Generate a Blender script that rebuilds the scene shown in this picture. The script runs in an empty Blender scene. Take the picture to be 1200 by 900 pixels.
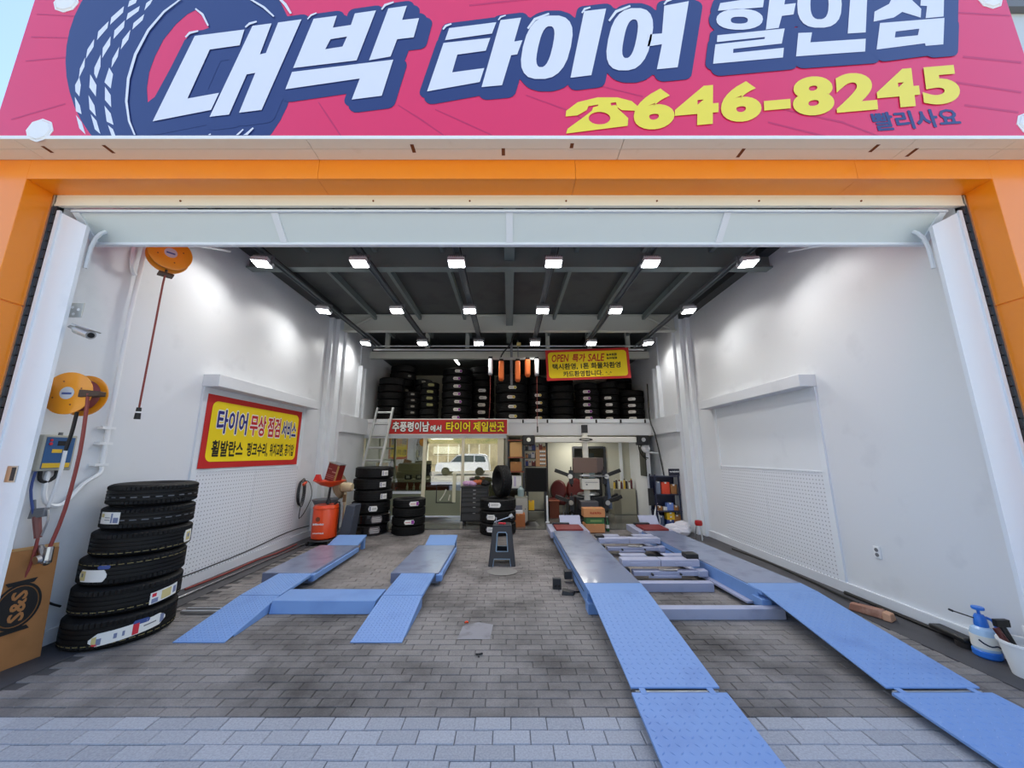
import bpy, math, random
from mathutils import Vector, Matrix, Euler
from mathutils.geometry import tessellate_polygon

random.seed(11)
SC = bpy.context.scene
COL = SC.collection
PI = math.pi
R = math.radians

# ------------------------------------------------------------------ camera, sky, sun, exposure
cam_data = bpy.data.cameras.new('camera')
cam_data.sensor_width = 36.0
cam_data.lens = 36.0 * 425.0 / 1200.0
cam_data.clip_start = 0.05
cam_data.clip_end = 300
cam_data.shift_x = 3.0 / 1200.0
cam = bpy.data.objects.new('camera', cam_data)
COL.objects.link(cam)
cam.location = (0, 0, 1.6)
cam.rotation_euler = (R(90 + 10.93), 0, 0)
SC.camera = cam

world = bpy.data.worlds.new('sky')
SC.world = world
world.use_nodes = True
wn = world.node_tree
wn.nodes.clear()
w_out = wn.nodes.new('ShaderNodeOutputWorld')
w_bg = wn.nodes.new('ShaderNodeBackground')
w_sky = wn.nodes.new('ShaderNodeTexSky')
w_sky.sky_type = 'NISHITA'
w_sky.sun_disc = False
w_sky.sun_elevation = R(58)
w_sky.sun_rotation = R(22)
w_sky.air_density = 1.0
w_sky.dust_density = 0.9
w_sky.ozone_density = 1.0
w_bg.inputs['Strength'].default_value = 0.24
wn.links.new(w_sky.outputs[0], w_bg.inputs[0])
wn.links.new(w_bg.outputs[0], w_out.inputs[0])

sun_data = bpy.data.lights.new('sun', 'SUN')
sun_data.energy = 6.0
sun_data.angle = R(0.6)
sun_data.color = (1.0, 0.95, 0.86)
sun = bpy.data.objects.new('sun', sun_data)
COL.objects.link(sun)
sun.rotation_euler = Vector((-0.20, -0.49, -0.85)).to_track_quat('-Z', 'Y').to_euler()

SC.view_settings.view_transform = 'Standard'
SC.view_settings.look = 'None'
SC.view_settings.gamma = 1
SC.view_settings.use_curve_mapping = False
SC.view_settings.exposure = 0.68
LAMP_WATTS = 5.6

# ------------------------------------------------------------------ helpers
def lin(c):
    return tuple(x / 12.92 if x <= 0.04045 else ((x + 0.055) / 1.055) ** 2.4 for x in c)

def rgb(r, g, b):
    return lin((r / 255, g / 255, b / 255)) + (1.0,)

MATS = {}

def mat(name, col, rough=0.5, metal=0.0, noise=None, bump=None, emit=None, coat=0.0, spec=0.5, rand=0.0, island=False):
    """Principled material; noise = (scale, darker colour, threshold), bump = (scale, strength), rand = value jitter per object."""
    m = bpy.data.materials.new(name)
    m.use_nodes = True
    nt = m.node_tree
    b = nt.nodes['Principled BSDF']
    c = rgb(*col)
    b.inputs['Base Color'].default_value = c
    b.inputs['Roughness'].default_value = rough
    b.inputs['Metallic'].default_value = metal
    b.inputs['Specular IOR Level'].default_value = spec
    if coat:
        b.inputs['Coat Weight'].default_value = coat
        b.inputs['Coat Roughness'].default_value = 0.08
    tc = None
    src = None
    if noise or bump:
        tc = nt.nodes.new('ShaderNodeTexCoord')
    if noise:
        n = nt.nodes.new('ShaderNodeTexNoise')
        n.inputs['Scale'].default_value = noise[0]
        n.inputs['Detail'].default_value = 6
        nt.links.new(tc.outputs['Object'], n.inputs['Vector'])
        r = nt.nodes.new('ShaderNodeValToRGB')
        r.color_ramp.elements[0].position = noise[2]
        r.color_ramp.elements[0].color = c
        r.color_ramp.elements[1].position = min(1, noise[2] + 0.28)
        r.color_ramp.elements[1].color = rgb(*noise[1])
        nt.links.new(n.outputs['Fac'], r.inputs['Fac'])
        src = r.outputs['Color']
    if rand:
        if island:
            rn = nt.nodes.new('ShaderNodeNewGeometry')
            ro = rn.outputs['Random Per Island']
        else:
            rn = nt.nodes.new('ShaderNodeObjectInfo')
            ro = rn.outputs['Random']
        mr = nt.nodes.new('ShaderNodeMapRange')
        mr.inputs['To Min'].default_value = 1 - rand
        mr.inputs['To Max'].default_value = 1 + rand
        nt.links.new(ro, mr.inputs['Value'])
        hs = nt.nodes.new('ShaderNodeHueSaturation')
        nt.links.new(mr.outputs['Result'], hs.inputs['Value'])
        if src:
            nt.links.new(src, hs.inputs['Color'])
        else:
            hs.inputs['Color'].default_value = c
        src = hs.outputs['Color']
    if src:
        nt.links.new(src, b.inputs['Base Color'])
    if bump:
        n = nt.nodes.new('ShaderNodeTexNoise')
        n.inputs['Scale'].default_value = bump[0]
        n.inputs['Detail'].default_value = 4
        nt.links.new(tc.outputs['Object'], n.inputs['Vector'])
        bp = nt.nodes.new('ShaderNodeBump')
        bp.inputs['Strength'].default_value = bump[1]
        bp.inputs['Distance'].default_value = 0.004
        nt.links.new(n.outputs['Fac'], bp.inputs['Height'])
        nt.links.new(bp.outputs['Normal'], b.inputs['Normal'])
    if emit:
        b.inputs['Emission Color'].default_value = rgb(*emit[0])
        b.inputs['Emission Strength'].default_value = emit[1]
    MATS[name] = m
    return m

class MB:
    """Collects geometry, builds it as ONE mesh object."""
    def __init__(self):
        self.v, self.f, self.mi, self.k = [], [], [], 0

    def add(self, vs, fs):
        n = len(self.v)
        self.v += [tuple(p) for p in vs]
        self.f += [tuple(i + n for i in q) for q in fs]
        self.mi += [self.k] * len(fs)
        return self

    def box(self, x0, x1, y0, y1, z0, z1, M=None):
        vs = [Vector(p) for p in ((x0, y0, z0), (x1, y0, z0), (x1, y1, z0), (x0, y1, z0), (x0, y0, z1), (x1, y0, z1), (x1, y1, z1), (x0, y1, z1))]
        if M is not None:
            vs = [M @ p for p in vs]
        return self.add(vs, [(0, 3, 2, 1), (4, 5, 6, 7), (0, 1, 5, 4), (1, 2, 6, 5), (2, 3, 7, 6), (3, 0, 4, 7)])

    def hexa(self, p):
        """eight corners: four of the bottom (counter-clockwise), four of the top"""
        return self.add(p, [(0, 3, 2, 1), (4, 5, 6, 7), (0, 1, 5, 4), (1, 2, 6, 5), (2, 3, 7, 6), (3, 0, 4, 7)])

    def cyl(self, p0, p1, r0, r1=None, n=12):
        p0, p1 = Vector(p0), Vector(p1)
        r1 = r0 if r1 is None else r1
        d = (p1 - p0).normalized()
        a = d.orthogonal().normalized()
        b = d.cross(a)
        vs = []
        for p, r in ((p0, r0), (p1, r1)):
            for i in range(n):
                t = 2 * PI * i / n
                vs.append(p + r * (math.cos(t) * a + math.sin(t) * b))
        fs = [(i, (i + 1) % n, n + (i + 1) % n, n + i) for i in range(n)]
        fs += [tuple(range(n - 1, -1, -1)), tuple(range(n, 2 * n))]
        return self.add(vs, fs)

    def tube(self, pts, r, n=7, smooth=3):
        P = [Vector(p) for p in pts]
        if smooth and len(P) > 2:
            Q = []
            for i in range(len(P) - 1):
                a, b, c, d = P[max(i - 1, 0)], P[i], P[i + 1], P[min(i + 2, len(P) - 1)]
                for k in range(smooth):
                    t = k / smooth
                    Q.append(0.5 * ((2 * b) + (c - a) * t + (2 * a - 5 * b + 4 * c - d) * t * t + (3 * b - a - 3 * c + d) * t ** 3))
            P = Q + [P[-1]]
        vs, fs = [], []
        up = None
        for i, p in enumerate(P):
            d = (P[min(i + 1, len(P) - 1)] - P[max(i - 1, 0)]).normalized()
            up = d.orthogonal().normalized() if up is None else (up - up.dot(d) * d).normalized()
            s = d.cross(up)
            for k in range(n):
                t = 2 * PI * k / n
                vs.append(p + r * (math.cos(t) * up + math.sin(t) * s))
        for i in range(len(P) - 1):
            for k in range(n):
                fs.append((i * n + k, i * n + (k + 1) % n, (i + 1) * n + (k + 1) % n, (i + 1) * n + k))
        fs.append(tuple(range(n - 1, -1, -1)))
        fs.append(tuple((len(P) - 1) * n + k for k in range(n)))
        return self.add(vs, fs)

    def lathe(self, prof, n=24, c=(0, 0, 0), M=None, wob=None, closed=False):
        vs, fs = [], []
        m = len(prof)
        for i in range(n):
            t = 2 * PI * i / n
            for j, (r, z) in enumerate(prof):
                rr, tt = r, t
                if wob:
                    rr, tt = wob(i, j, r, t)
                p = Vector((c[0] + rr * math.cos(tt), c[1] + rr * math.sin(tt), c[2] + z))
                vs.append(M @ p if M is not None else p)
        for i in range(n):
            k = (i + 1) % n
            for j in range(m if closed else m - 1):
                j2 = (j + 1) % m
                fs.append((i * m + j, k * m + j, k * m + j2, i * m + j2))
        if not closed:
            if prof[0][0] > 1e-5:
                fs.append(tuple(i * m for i in range(n - 1, -1, -1)))
            if prof[-1][0] > 1e-5:
                fs.append(tuple(i * m + m - 1 for i in range(n)))
        return self.add(vs, fs)

    def poly(self, outer, hole, fn):
        """flat polygon with an optional hole; fn maps (a, b) to a point"""
        loops = [[Vector((a, b, 0)) for a, b in outer]]
        if hole:
            loops.append([Vector((a, b, 0)) for a, b in hole])
        flat = [p for l in loops for p in l]
        tris = tessellate_polygon(loops)
        out = []
        for t in tris:
            a, b, c = (flat[i] for i in t)
            if (b - a).cross(c - a).z < 0:
                t = (t[0], t[2], t[1])
            out.append(tuple(t))
        return self.add([fn(p.x, p.y) for p in flat], out)

    def slab(self, outline, fn, d):
        """extruded polygon; fn(a, b, depth) maps to a point"""
        n = len(outline)
        vs = [fn(a, b, 0) for a, b in outline] + [fn(a, b, d) for a, b in outline]
        tris = tessellate_polygon([[Vector((a, b, 0)) for a, b in outline]])
        fs = [tuple(t) for t in tris] + [tuple(i + n for i in reversed(t)) for t in tris]
        fs += [(i, (i + 1) % n, n + (i + 1) % n, n + i) for i in range(n)]
        return self.add(vs, fs)

    def mesh(self, name, mats, smooth=True):
        me = bpy.data.meshes.new(name)
        me.from_pydata(self.v, [], self.f)
        for m in (mats if isinstance(mats, (list, tuple)) else [mats]):
            me.materials.append(m)
        me.polygons.foreach_set('material_index', self.mi)
        if smooth:
            me.polygons.foreach_set('use_smooth', [True] * len(me.polygons))
            me.set_sharp_from_angle(angle=R(35))
        me.update()
        return me

def obj(name, data, m=None, parent=None, bevel=0, smooth=True):
    if isinstance(data, MB):
        data = data.mesh(name, m, smooth)
    o = bpy.data.objects.new(name, data)
    COL.objects.link(o)
    if parent is not None:
        o.parent = parent
    if bevel:
        b = o.modifiers.new('bevel', 'BEVEL')
        b.width = bevel
        b.segments = 2
        b.limit_method = 'ANGLE'
        b.angle_limit = R(40)
    return o

def tag(o, label, cat, group=None):
    o['label'] = label
    o['category'] = cat
    if group:
        o['group'] = group
    return o

def thing(name, label, cat, loc=(0, 0, 0), rz=0, group=None):
    o = bpy.data.objects.new(name, None)
    COL.objects.link(o)
    o.location = loc
    o.rotation_euler = (0, 0, rz)
    o.empty_display_size = 0.1
    return tag(o, label, cat, group)

def struct(name, mb, m, parent=None, bevel=0):
    o = obj(name, mb, m, parent, bevel)
    if parent is None:
        o['kind'] = 'structure'
    return o

def copy_tree(o, parent=None):
    c = o.copy()
    COL.objects.link(c)
    if parent is not None:
        c.parent = parent
    for ch in list(o.children):
        copy_tree(ch, c)
    return c

def text(body, mats, parent, frame, w, h, bold=0.0, shear=0.0, outline=None, name='lettering', lift=0.001, swell=0.0, space=1.0):
    """Flat lettering fitted into w x h; frame is a 4x4 with x along the line, y up, z out of the surface.
    Strokes are thickened by laying the glyphs down several times on a small circle (each a hair higher)."""
    c = bpy.data.curves.new('t', 'FONT')
    c.body = body
    c.shear = shear
    c.resolution_u = 6 if swell else 2
    c.offset = swell
    c.space_character = space
    o = bpy.data.objects.new('t', c)
    COL.objects.link(o)
    bpy.context.view_layer.update()
    me = bpy.data.meshes.new_from_object(o.evaluated_get(bpy.context.evaluated_depsgraph_get()))
    pts = [v.co.copy() for v in me.vertices]
    fs = [tuple(p.vertices) for p in me.polygons]
    bpy.data.objects.remove(o)
    bpy.data.curves.remove(c)
    bpy.data.meshes.remove(me)
    x0, x1 = min(p.x for p in pts) - bold, max(p.x for p in pts) + bold
    y0, y1 = min(p.y for p in pts) - bold, max(p.y for p in pts) + bold
    sx, sy = w / (x1 - x0), h / (y1 - y0)
    mb = MB()
    z = [lift]
    def lay(r, n):
        for k in range(n):
            ox, oy = r * math.cos(2 * PI * k / n), r * math.sin(2 * PI * k / n)
            z[0] += 1e-5
            mb.add([frame @ Vector(((p.x + ox - x0) * sx, (p.y + oy - y0) * sy, z[0])) for p in pts], fs)
    if outline:
        mb.k = 1
        lay(bold + outline, 10)
        z[0] += 0.0005
        mb.k = 0
    if bold:
        lay(bold, 8)
    lay(0.0, 1)
    return obj(name, mb, mats, parent, smooth=False)

def blur_print(m, parent, frame, w, h, n, name='small_print', lift=0.001):
    """print too small to read in the photograph: a row of n uneven strokes instead of letters"""
    rnd = random.Random(n * 7 + int(w * 1000))
    mb = MB()
    for k in range(n):
        x0 = w * k / n
        cw = w / n * .8
        for b in range(2):
            u0 = x0 + b * cw * .55
            v0 = h * rnd.uniform(0, .25)
            v1 = h * rnd.uniform(.6, 1)
            mb.add([frame @ Vector(p) for p in ((u0, v0, lift), (u0 + cw * .4, v0, lift), (u0 + cw * .4, v1, lift), (u0, v1, lift))], [(0, 1, 2, 3)])
        mb.add([frame @ Vector(p) for p in ((x0, h * .42, lift + .0002), (x0 + cw, h * .42, lift + .0002), (x0 + cw, h * .62, lift + .0002), (x0, h * .62, lift + .0002))], [(0, 1, 2, 3)])
    o = obj(name, mb, m, parent, smooth=False)
    o['kind'] = 'stuff'
    return o

def frame_front(x, y, z, roll=0):          # faces the street (-Y)
    return Matrix.Translation((x, y, z)) @ Matrix(((1, 0, 0, 0), (0, 0, -1, 0), (0, 1, 0, 0), (0, 0, 0, 1))) @ Matrix.Rotation(roll, 4, 'Z')

def frame_left(x, y, z, roll=0):           # on the left wall, faces +X
    return Matrix.Translation((x, y, z)) @ Matrix(((0, 0, 1, 0), (1, 0, 0, 0), (0, 1, 0, 0), (0, 0, 0, 1))) @ Matrix.Rotation(roll, 4, 'Z')

ORD = ['first', 'second', 'third', 'fourth', 'fifth', 'sixth', 'seventh', 'eighth', 'ninth', 'tenth']

# ------------------------------------------------------------------ materials
WHITE = mat('white_wall_paint', (222, 225, 229), 0.45, noise=(2.6, (204, 207, 212), 0.60), bump=(30, 0.08))
WHITE_METAL = mat('white_coated_metal', (228, 233, 238), 0.35, noise=(3, (212, 218, 224), 0.6))
CREAM_METAL = mat('weathered_cream_metal', (234, 229, 208), 0.45, noise=(5, (206, 196, 168), 0.64))
DOOR_WHITE = mat('pale_door_panel', (214, 224, 224), 0.4, noise=(2, (200, 212, 212), 0.6))
ORANGE = mat('orange_cladding', (248, 140, 16), 0.28, noise=(1.5, (240, 126, 10), 0.55), coat=0.25)
RUST = mat('rust', (112, 62, 24), 0.9)
BLACK = mat('black_plastic', (22, 22, 24), 0.45)
DARK = mat('dark_grey_metal', (52, 54, 58), 0.5, metal=0.3)
MIDGREY = mat('grey_plastic', (112, 114, 118), 0.5)
RUBBER = mat('tire_rubber', (13, 13, 14), 0.6, spec=0.3, noise=(14, (20, 20, 22), 0.55), bump=(60, 0.2))
WRAP = mat('clear_wrapped_rubber', (30, 29, 30), 0.16, coat=0.8, bump=(16, 0.9))
LIFT = mat('blue_lift_paint', (112, 148, 202), 0.42, noise=(3, (98, 132, 188), 0.55), bump=(40, 0.08))
LIFT_PLATE = mat('worn_lift_plate', (122, 132, 156), 0.24, noise=(4, (98, 108, 134), 0.5), coat=0.2)
LIFT_PALE = mat('lavender_grey_lift_paint', (166, 170, 192), 0.38, noise=(5, (142, 148, 172), 0.55))
RED_PLATE = mat('red_painted_plate', (122, 38, 38), 0.5)
STEEL = mat('bright_steel', (190, 192, 196), 0.28, metal=1.0)
ALU = mat('aluminium', (196, 198, 196), 0.35, metal=0.7)
BEAM = mat('grey_green_beam_paint', (122, 132, 128), 0.5, noise=(3, (104, 114, 110), 0.55))
BEAM_PALE = mat('pale_and_lit_beam', (198, 200, 190), 0.5)
DECK = mat('dark_deck_sheet', (84, 86, 84), 0.6, noise=(2, (64, 66, 65), 0.5))
BOARD = mat('white_board', (226, 230, 234), 0.4, noise=(1.8, (208, 212, 218), 0.6))
CARD = mat('brown_cardboard', (166, 114, 66), 0.8, noise=(6, (150, 102, 56), 0.55))
CARD_PALE = mat('tan_cardboard', (204, 160, 104), 0.8)
INK = mat('black_print', (20, 18, 18), 0.6)
RED_HOSE = mat('dull_red_hose', (140, 62, 56), 0.5)
PAPER = mat('white_paper_label', (232, 230, 224), 0.6)
PURPLE = mat('purple_label_print', (150, 60, 160), 0.6)
YELLOWP = mat('yellow_label_print', (222, 200, 90), 0.6)
REDP = mat('red_label_print', (212, 44, 60), 0.6)
BLUEP = mat('blue_label_print', (60, 80, 140), 0.6)
BAN_RED = mat('banner_red', (196, 34, 32), 0.6)
BAN_YEL = mat('banner_yellow', (248, 218, 16), 0.6)
BAN_BLUE = mat('banner_navy_print', (30, 30, 120), 0.6)
BAN_WHITE = mat('banner_white_print', (240, 240, 236), 0.6)
BAN_BLACK = mat('banner_black_print', (22, 20, 16), 0.6)
MACHINE_ORANGE = mat('orange_machine_paint', (232, 74, 22), 0.35, coat=0.3)
REEL_ORANGE = mat('orange_reel_paint', (236, 150, 24), 0.35, coat=0.3)
GRAYBOX = mat('grey_box', (150, 148, 132), 0.5)
BEIGE = mat('beige_plastic', (206, 186, 150), 0.5)
BLUE_CLEAR = mat('blue_plastic', (46, 118, 216), 0.3)
FOAM = mat('white_plastic', (236, 238, 240), 0.4)
MAROON = mat('dark_red_vinyl', (80, 24, 22), 0.4)
OLIVE = mat('olive_frosted_film', (138, 142, 118), 0.35)
BEIGE_WALL = mat('beige_wall_paint', (190, 189, 174), 0.6)
GREEN = mat('green_crate', (58, 110, 62), 0.5)
NAVY_METAL = mat('dark_navy_rack', (28, 34, 62), 0.4)
YELLOWBOX = mat('yellow_carton', (236, 186, 34), 0.5)
BROWN = mat('reddish_brown_wood', (128, 62, 36), 0.5)

def dotted_board():
    m = bpy.data.materials.new('white_pegboard')
    m.use_nodes = True
    nt = m.node_tree
    b = nt.nodes['Principled BSDF']
    b.inputs['Roughness'].default_value = 0.45
    tc = nt.nodes.new('ShaderNodeTexCoord')
    sx = nt.nodes.new('ShaderNodeSeparateXYZ')
    nt.links.new(tc.outputs['Object'], sx.inputs[0])
    def mth(op, a, v=None):
        n = nt.nodes.new('ShaderNodeMath')
        n.operation = op
        for i, x in enumerate((a, v)):
            if x is None:
                continue
            if isinstance(x, (int, float)):
                n.inputs[i].default_value = x
            else:
                nt.links.new(x, n.inputs[i])
        return n.outputs[0]
    sq = []
    for ax in ('Y', 'Z'):
        f = mth('FRACT', mth('MULTIPLY', sx.outputs[ax], 1 / 0.05))
        d = mth('SUBTRACT', f, 0.5)
        sq.append(mth('MULTIPLY', d, d))
    dist = mth('SQRT', mth('ADD', sq[0], sq[1]))
    hole = mth('LESS_THAN', dist, 0.14)
    mx = nt.nodes.new('ShaderNodeMixRGB')
    mx.inputs[1].default_value = rgb(226, 229, 234)
    mx.inputs[2].default_value = rgb(120, 124, 130)
    nt.links.new(hole, mx.inputs[0])
    nt.links.new(mx.outputs[0], b.inputs['Base Color'])
    return m
PEG = dotted_board()

def paver_mat(name, col, dirt, island, stain=0.45):
    m = mat(name, col, 0.75, bump=(35, 0.35), rand=0.10, island=island)
    nt = m.node_tree
    b = nt.nodes['Principled BSDF']
    src = b.inputs['Base Color'].links[0].from_socket
    geo = nt.nodes.new('ShaderNodeNewGeometry')
    n = nt.nodes.new('ShaderNodeTexNoise')
    n.inputs['Scale'].default_value = 0.9
    n.inputs['Detail'].default_value = 7
    n.inputs['Roughness'].default_value = 0.62
    nt.links.new(geo.outputs['Position'], n.inputs['Vector'])
    rp = nt.nodes.new('ShaderNodeValToRGB')
    rp.color_ramp.elements[0].position = stain
    rp.color_ramp.elements[0].color = (0, 0, 0, 1)
    rp.color_ramp.elements[1].position = stain + 0.2
    rp.color_ramp.elements[1].color = (1, 1, 1, 1)
    nt.links.new(n.outputs['Fac'], rp.inputs['Fac'])
    mx = nt.nodes.new('ShaderNodeMixRGB')
    mx.inputs[2].default_value = rgb(*dirt)
    nt.links.new(rp.outputs['Color'], mx.inputs[0])
    nt.links.new(src, mx.inputs[1])
    # fine speckle of the concrete
    s = nt.nodes.new('ShaderNodeTexNoise')
    s.inputs['Scale'].default_value = 90
    nt.links.new(geo.outputs['Position'], s.inputs['Vector'])
    m2 = nt.nodes.new('ShaderNodeMixRGB')
    m2.blend_type = 'OVERLAY'
    m2.inputs[0].default_value = 0.35
    nt.links.new(mx.outputs[0], m2.inputs[1])
    nt.links.new(s.outputs['Fac'], m2.inputs[2])
    nt.links.new(m2.outputs[0], b.inputs['Base Color'])
    return m
PAVER_OUT = paver_mat('clean_grey_paver', (158, 160, 166), (126, 127, 132), False, 0.6)
PAVER_OUT_I = paver_mat('clean_grey_paver_field', (158, 160, 166), (126, 127, 132), True, 0.6)
PAVER_IN = paver_mat('tire_marked_paver', (128, 123, 120), (68, 64, 62), False)
PAVER_IN_I = paver_mat('tire_marked_paver_field', (128, 123, 120), (68, 64, 62), True)
GROUT = mat('dark_joint_sand', (74, 72, 72), 0.9)
DARKSTRIP = mat('dark_floor_margin', (72, 71, 74), 0.7, noise=(3, (56, 55, 58), 0.5), bump=(20, 0.3))
EPOXY = mat('grey_epoxy_floor', (98, 98, 94), 0.22, noise=(2, (84, 84, 80), 0.5))
ASPHALT = mat('street_concrete', (168, 162, 150), 0.85, noise=(4, (140, 136, 128), 0.5))

def glass_mat(name, tint, refl):
    m = bpy.data.materials.new(name)
    m.use_nodes = True
    nt = m.node_tree
    nt.nodes.clear()
    o = nt.nodes.new('ShaderNodeOutputMaterial')
    t = nt.nodes.new('ShaderNodeBsdfTransparent')
    t.inputs[0].default_value = tint
    g = nt.nodes.new('ShaderNodeBsdfGlossy')
    g.inputs['Roughness'].default_value = 0.0
    x = nt.nodes.new('ShaderNodeMixShader')
    x.inputs[0].default_value = refl
    nt.links.new(t.outputs[0], x.inputs[1])
    nt.links.new(g.outputs[0], x.inputs[2])
    nt.links.new(x.outputs[0], o.inputs[0])
    return m
GLASS = glass_mat('reflective_office_glass', (0.82, 0.86, 0.78, 1), 0.30)

# ------------------------------------------------------------------ setting: floor
floor = struct('floor', MB().box(-9, 9, -3.2, 13.2, -0.2, -0.008), GROUT)
# 300 pavers nearest the camera are single pieces, the rest of the field is joined
L_OUT, W_OUT, W_IN = 0.217, 0.109, 0.087
def paver_mesh(name, l, w, m):
    g = 0.004
    mb = MB()
    z0, z1, c = -0.03, 0.0, 0.004
    x0, x1, y0, y1 = -l / 2 + g / 2, l / 2 - g / 2, -w / 2 + g / 2, w / 2 - g / 2
    mb.add([(x0, y0, z0), (x1, y0, z0), (x1, y1, z0), (x0, y1, z0), (x0, y0, z1 - c), (x1, y0, z1 - c), (x1, y1, z1 - c), (x0, y1, z1 - c),
            (x0 + c, y0 + c, z1), (x1 - c, y0 + c, z1), (x1 - c, y1 - c, z1), (x0 + c, y1 - c, z1)],
           [(0, 1, 5, 4), (1, 2, 6, 5), (2, 3, 7, 6), (3, 0, 4, 7), (4, 5, 9, 8), (5, 6, 10, 9), (6, 7, 11, 10), (7, 4, 8, 11), (8, 9, 10, 11)])
    return mb
pm_out, pm_in = paver_mesh('paver', L_OUT, W_OUT, PAVER_OUT), paver_mesh('paver', L_OUT, W_IN, PAVER_IN)
me_out, me_in = pm_out.mesh('paver', PAVER_OUT, False), pm_in.mesh('paver', PAVER_IN, False)
rows = []
y = 2.60
while y > -3.0:
    rows.append((y - W_OUT / 2, W_OUT, pm_out, me_out, 'out'))
    y -= W_OUT
y = 2.60
while y < 8.25:
    rows.append((y + W_IN / 2, W_IN, pm_in, me_in, 'in'))
    y += W_IN
cand, field = [], {'out': MB(), 'in': MB()}
for k, (yc, w, pmb, me, kind) in enumerate(rows):
    lim = 6.5 if kind == 'out' else 3.52
    x = -lim + (0.5 if k % 2 else 0.0) * L_OUT + random.uniform(-0.02, 0.02)
    while x < lim:
        cand.append((x + L_OUT / 2, yc, pmb, me, kind))
        x += L_OUT
def seen(x, y):
    zc = y * 0.982 - 1.6 * 0.19
    if zc < 0.3:
        return None
    u = 597 + 425 * x / zc
    v = 450 - 425 * (-1.6 * 0.982 - y * 0.19) / zc
    return zc if -25 < u < 1225 and v < 925 else None
near = sorted((c for c in cand if seen(c[0], c[1])), key=lambda c: seen(c[0], c[1]))[:298]
near_ids = {id(c) for c in near}
for c in cand:
    dz = random.uniform(-0.0025, 0.0015)
    if id(c) in near_ids:
        o = obj('paver', c[3], None, floor)
        o.location = (c[0], c[1], dz)
        o.rotation_euler = (random.uniform(-.004, .004), random.uniform(-.003, .003), random.uniform(-.004, .004))
    else:
        field[c[4]].add([(p[0] + c[0], p[1] + c[1], p[2] + dz) for p in c[2].v], c[2].f)
for kind, m in (('out', PAVER_OUT_I), ('in', PAVER_IN_I)):
    o = obj('paver_field', field[kind], m, floor, smooth=False)
    o['kind'] = 'stuff'
for s in (-1, 1):                                                      # smooth dark margins along both side walls
    a, b = sorted((s * 3.53, s * 4.1))
    obj('floor_margin', MB().box(a, b, 2.62, 8.3, -0.05, 0.003), DARKSTRIP, floor)
obj('epoxy_slab', MB().box(-4.2, 4.2, 8.3, 13.0, -0.05, 0.012), EPOXY, floor)
mb = MB()
mb.add([(-0.1 + 0.21 * math.cos(t) , 5.42 + 0.17 * math.sin(t), 0.006) for t in [i * PI / 12 for i in range(24)]], [tuple(range(24))])
obj('drain_cover', mb, mat('pale_drain_cover', (128, 126, 122), 0.7), floor)
mb = MB()
mb.add([(-.46, 3.55, .004), (-.17, 3.55, .004), (-.155, 3.83, .004), (-.30, 3.88, .004), (-.44, 3.80, .004)], [(0, 1, 2, 3, 4)])
obj('cement_patch', mb, mat('cement_patch', (140, 138, 142), 0.8, noise=(9, (110, 106, 108), 0.5)), floor)
struct('road', MB().box(-40, 40, -30, -3.2, -0.25, -0.03), ASPHALT)

# ------------------------------------------------------------------ setting: walls
wl = struct('wall_left', MB().box(-4.2, -3.97, 2.86, 7.9, 0, 4.75), WHITE)
wr = struct('wall_right', MB().box(3.97, 4.2, 2.86, 7.9, 0, 4.75), WHITE)
for s, w, nm in ((-1, wl, 'left'), (1, wr, 'right')):
    def bx(x0, x1, *a):
        p, q = sorted((s * x0, s * x1))
        return MB().box(p, q, *a)
    obj('column', bx(3.80, 4.2, 7.75, 8.0, 0, 4.75), WHITE_METAL, w, 0.01)
    obj('column_edge', bx(3.88, 3.98, 7.60, 7.76, 0, 4.75), WHITE_METAL, w, 0.008)
    obj('rear_wall', bx(3.74, 4.2, 8.0, 13.0, 0, 4.75), WHITE, w)
    obj('rear_ledge', bx(3.66, 3.745, 8.0, 9.4, 2.08, 2.47), WHITE, w, 0.005)
    obj('shutter_box', bx(3.75, 3.97, 4.60, 7.13, 2.46, 2.62), WHITE, w, 0.006)
    obj('side_trim', bx(3.945, 3.97, 4.62, 4.70, 0.03, 2.46), WHITE_METAL, w)
    obj('side_trim', bx(3.945, 3.97, 6.93, 7.0, 1.33, 2.46), WHITE_METAL, w)
    obj('board', bx(3.955, 3.972, 4.70, 6.93, 1.385, 2.46), BOARD, w)
    for y0, y1 in ((4.70, 5.80), (5.806, 6.95)):
        obj('pegboard', bx(3.952, 3.972, y0, y1, 0.07, 1.375), PEG, w)
    obj('mid_rail', bx(3.945, 3.972, 4.70, 6.95, 1.372, 1.390), WHITE_METAL, w)
    struct('baseboard_' + nm, bx(3.94, 3.975, 2.9, 7.6, 0.0, 0.12), WHITE)
    # thin slots beside the column: white conduit runs in the loft
    obj('conduit_box', bx(3.64, 3.74, 8.75, 8.85, 2.47, 3.75), WHITE_METAL, w)
    obj('conduit_box', bx(3.66, 3.74, 9.05, 9.15, 2.47, 3.75), WHITE_METAL, w)
    obj('conduit', bx(3.70, 3.73, 8.78, 8.81, 3.75, 4.5), WHITE_METAL, w)
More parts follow.
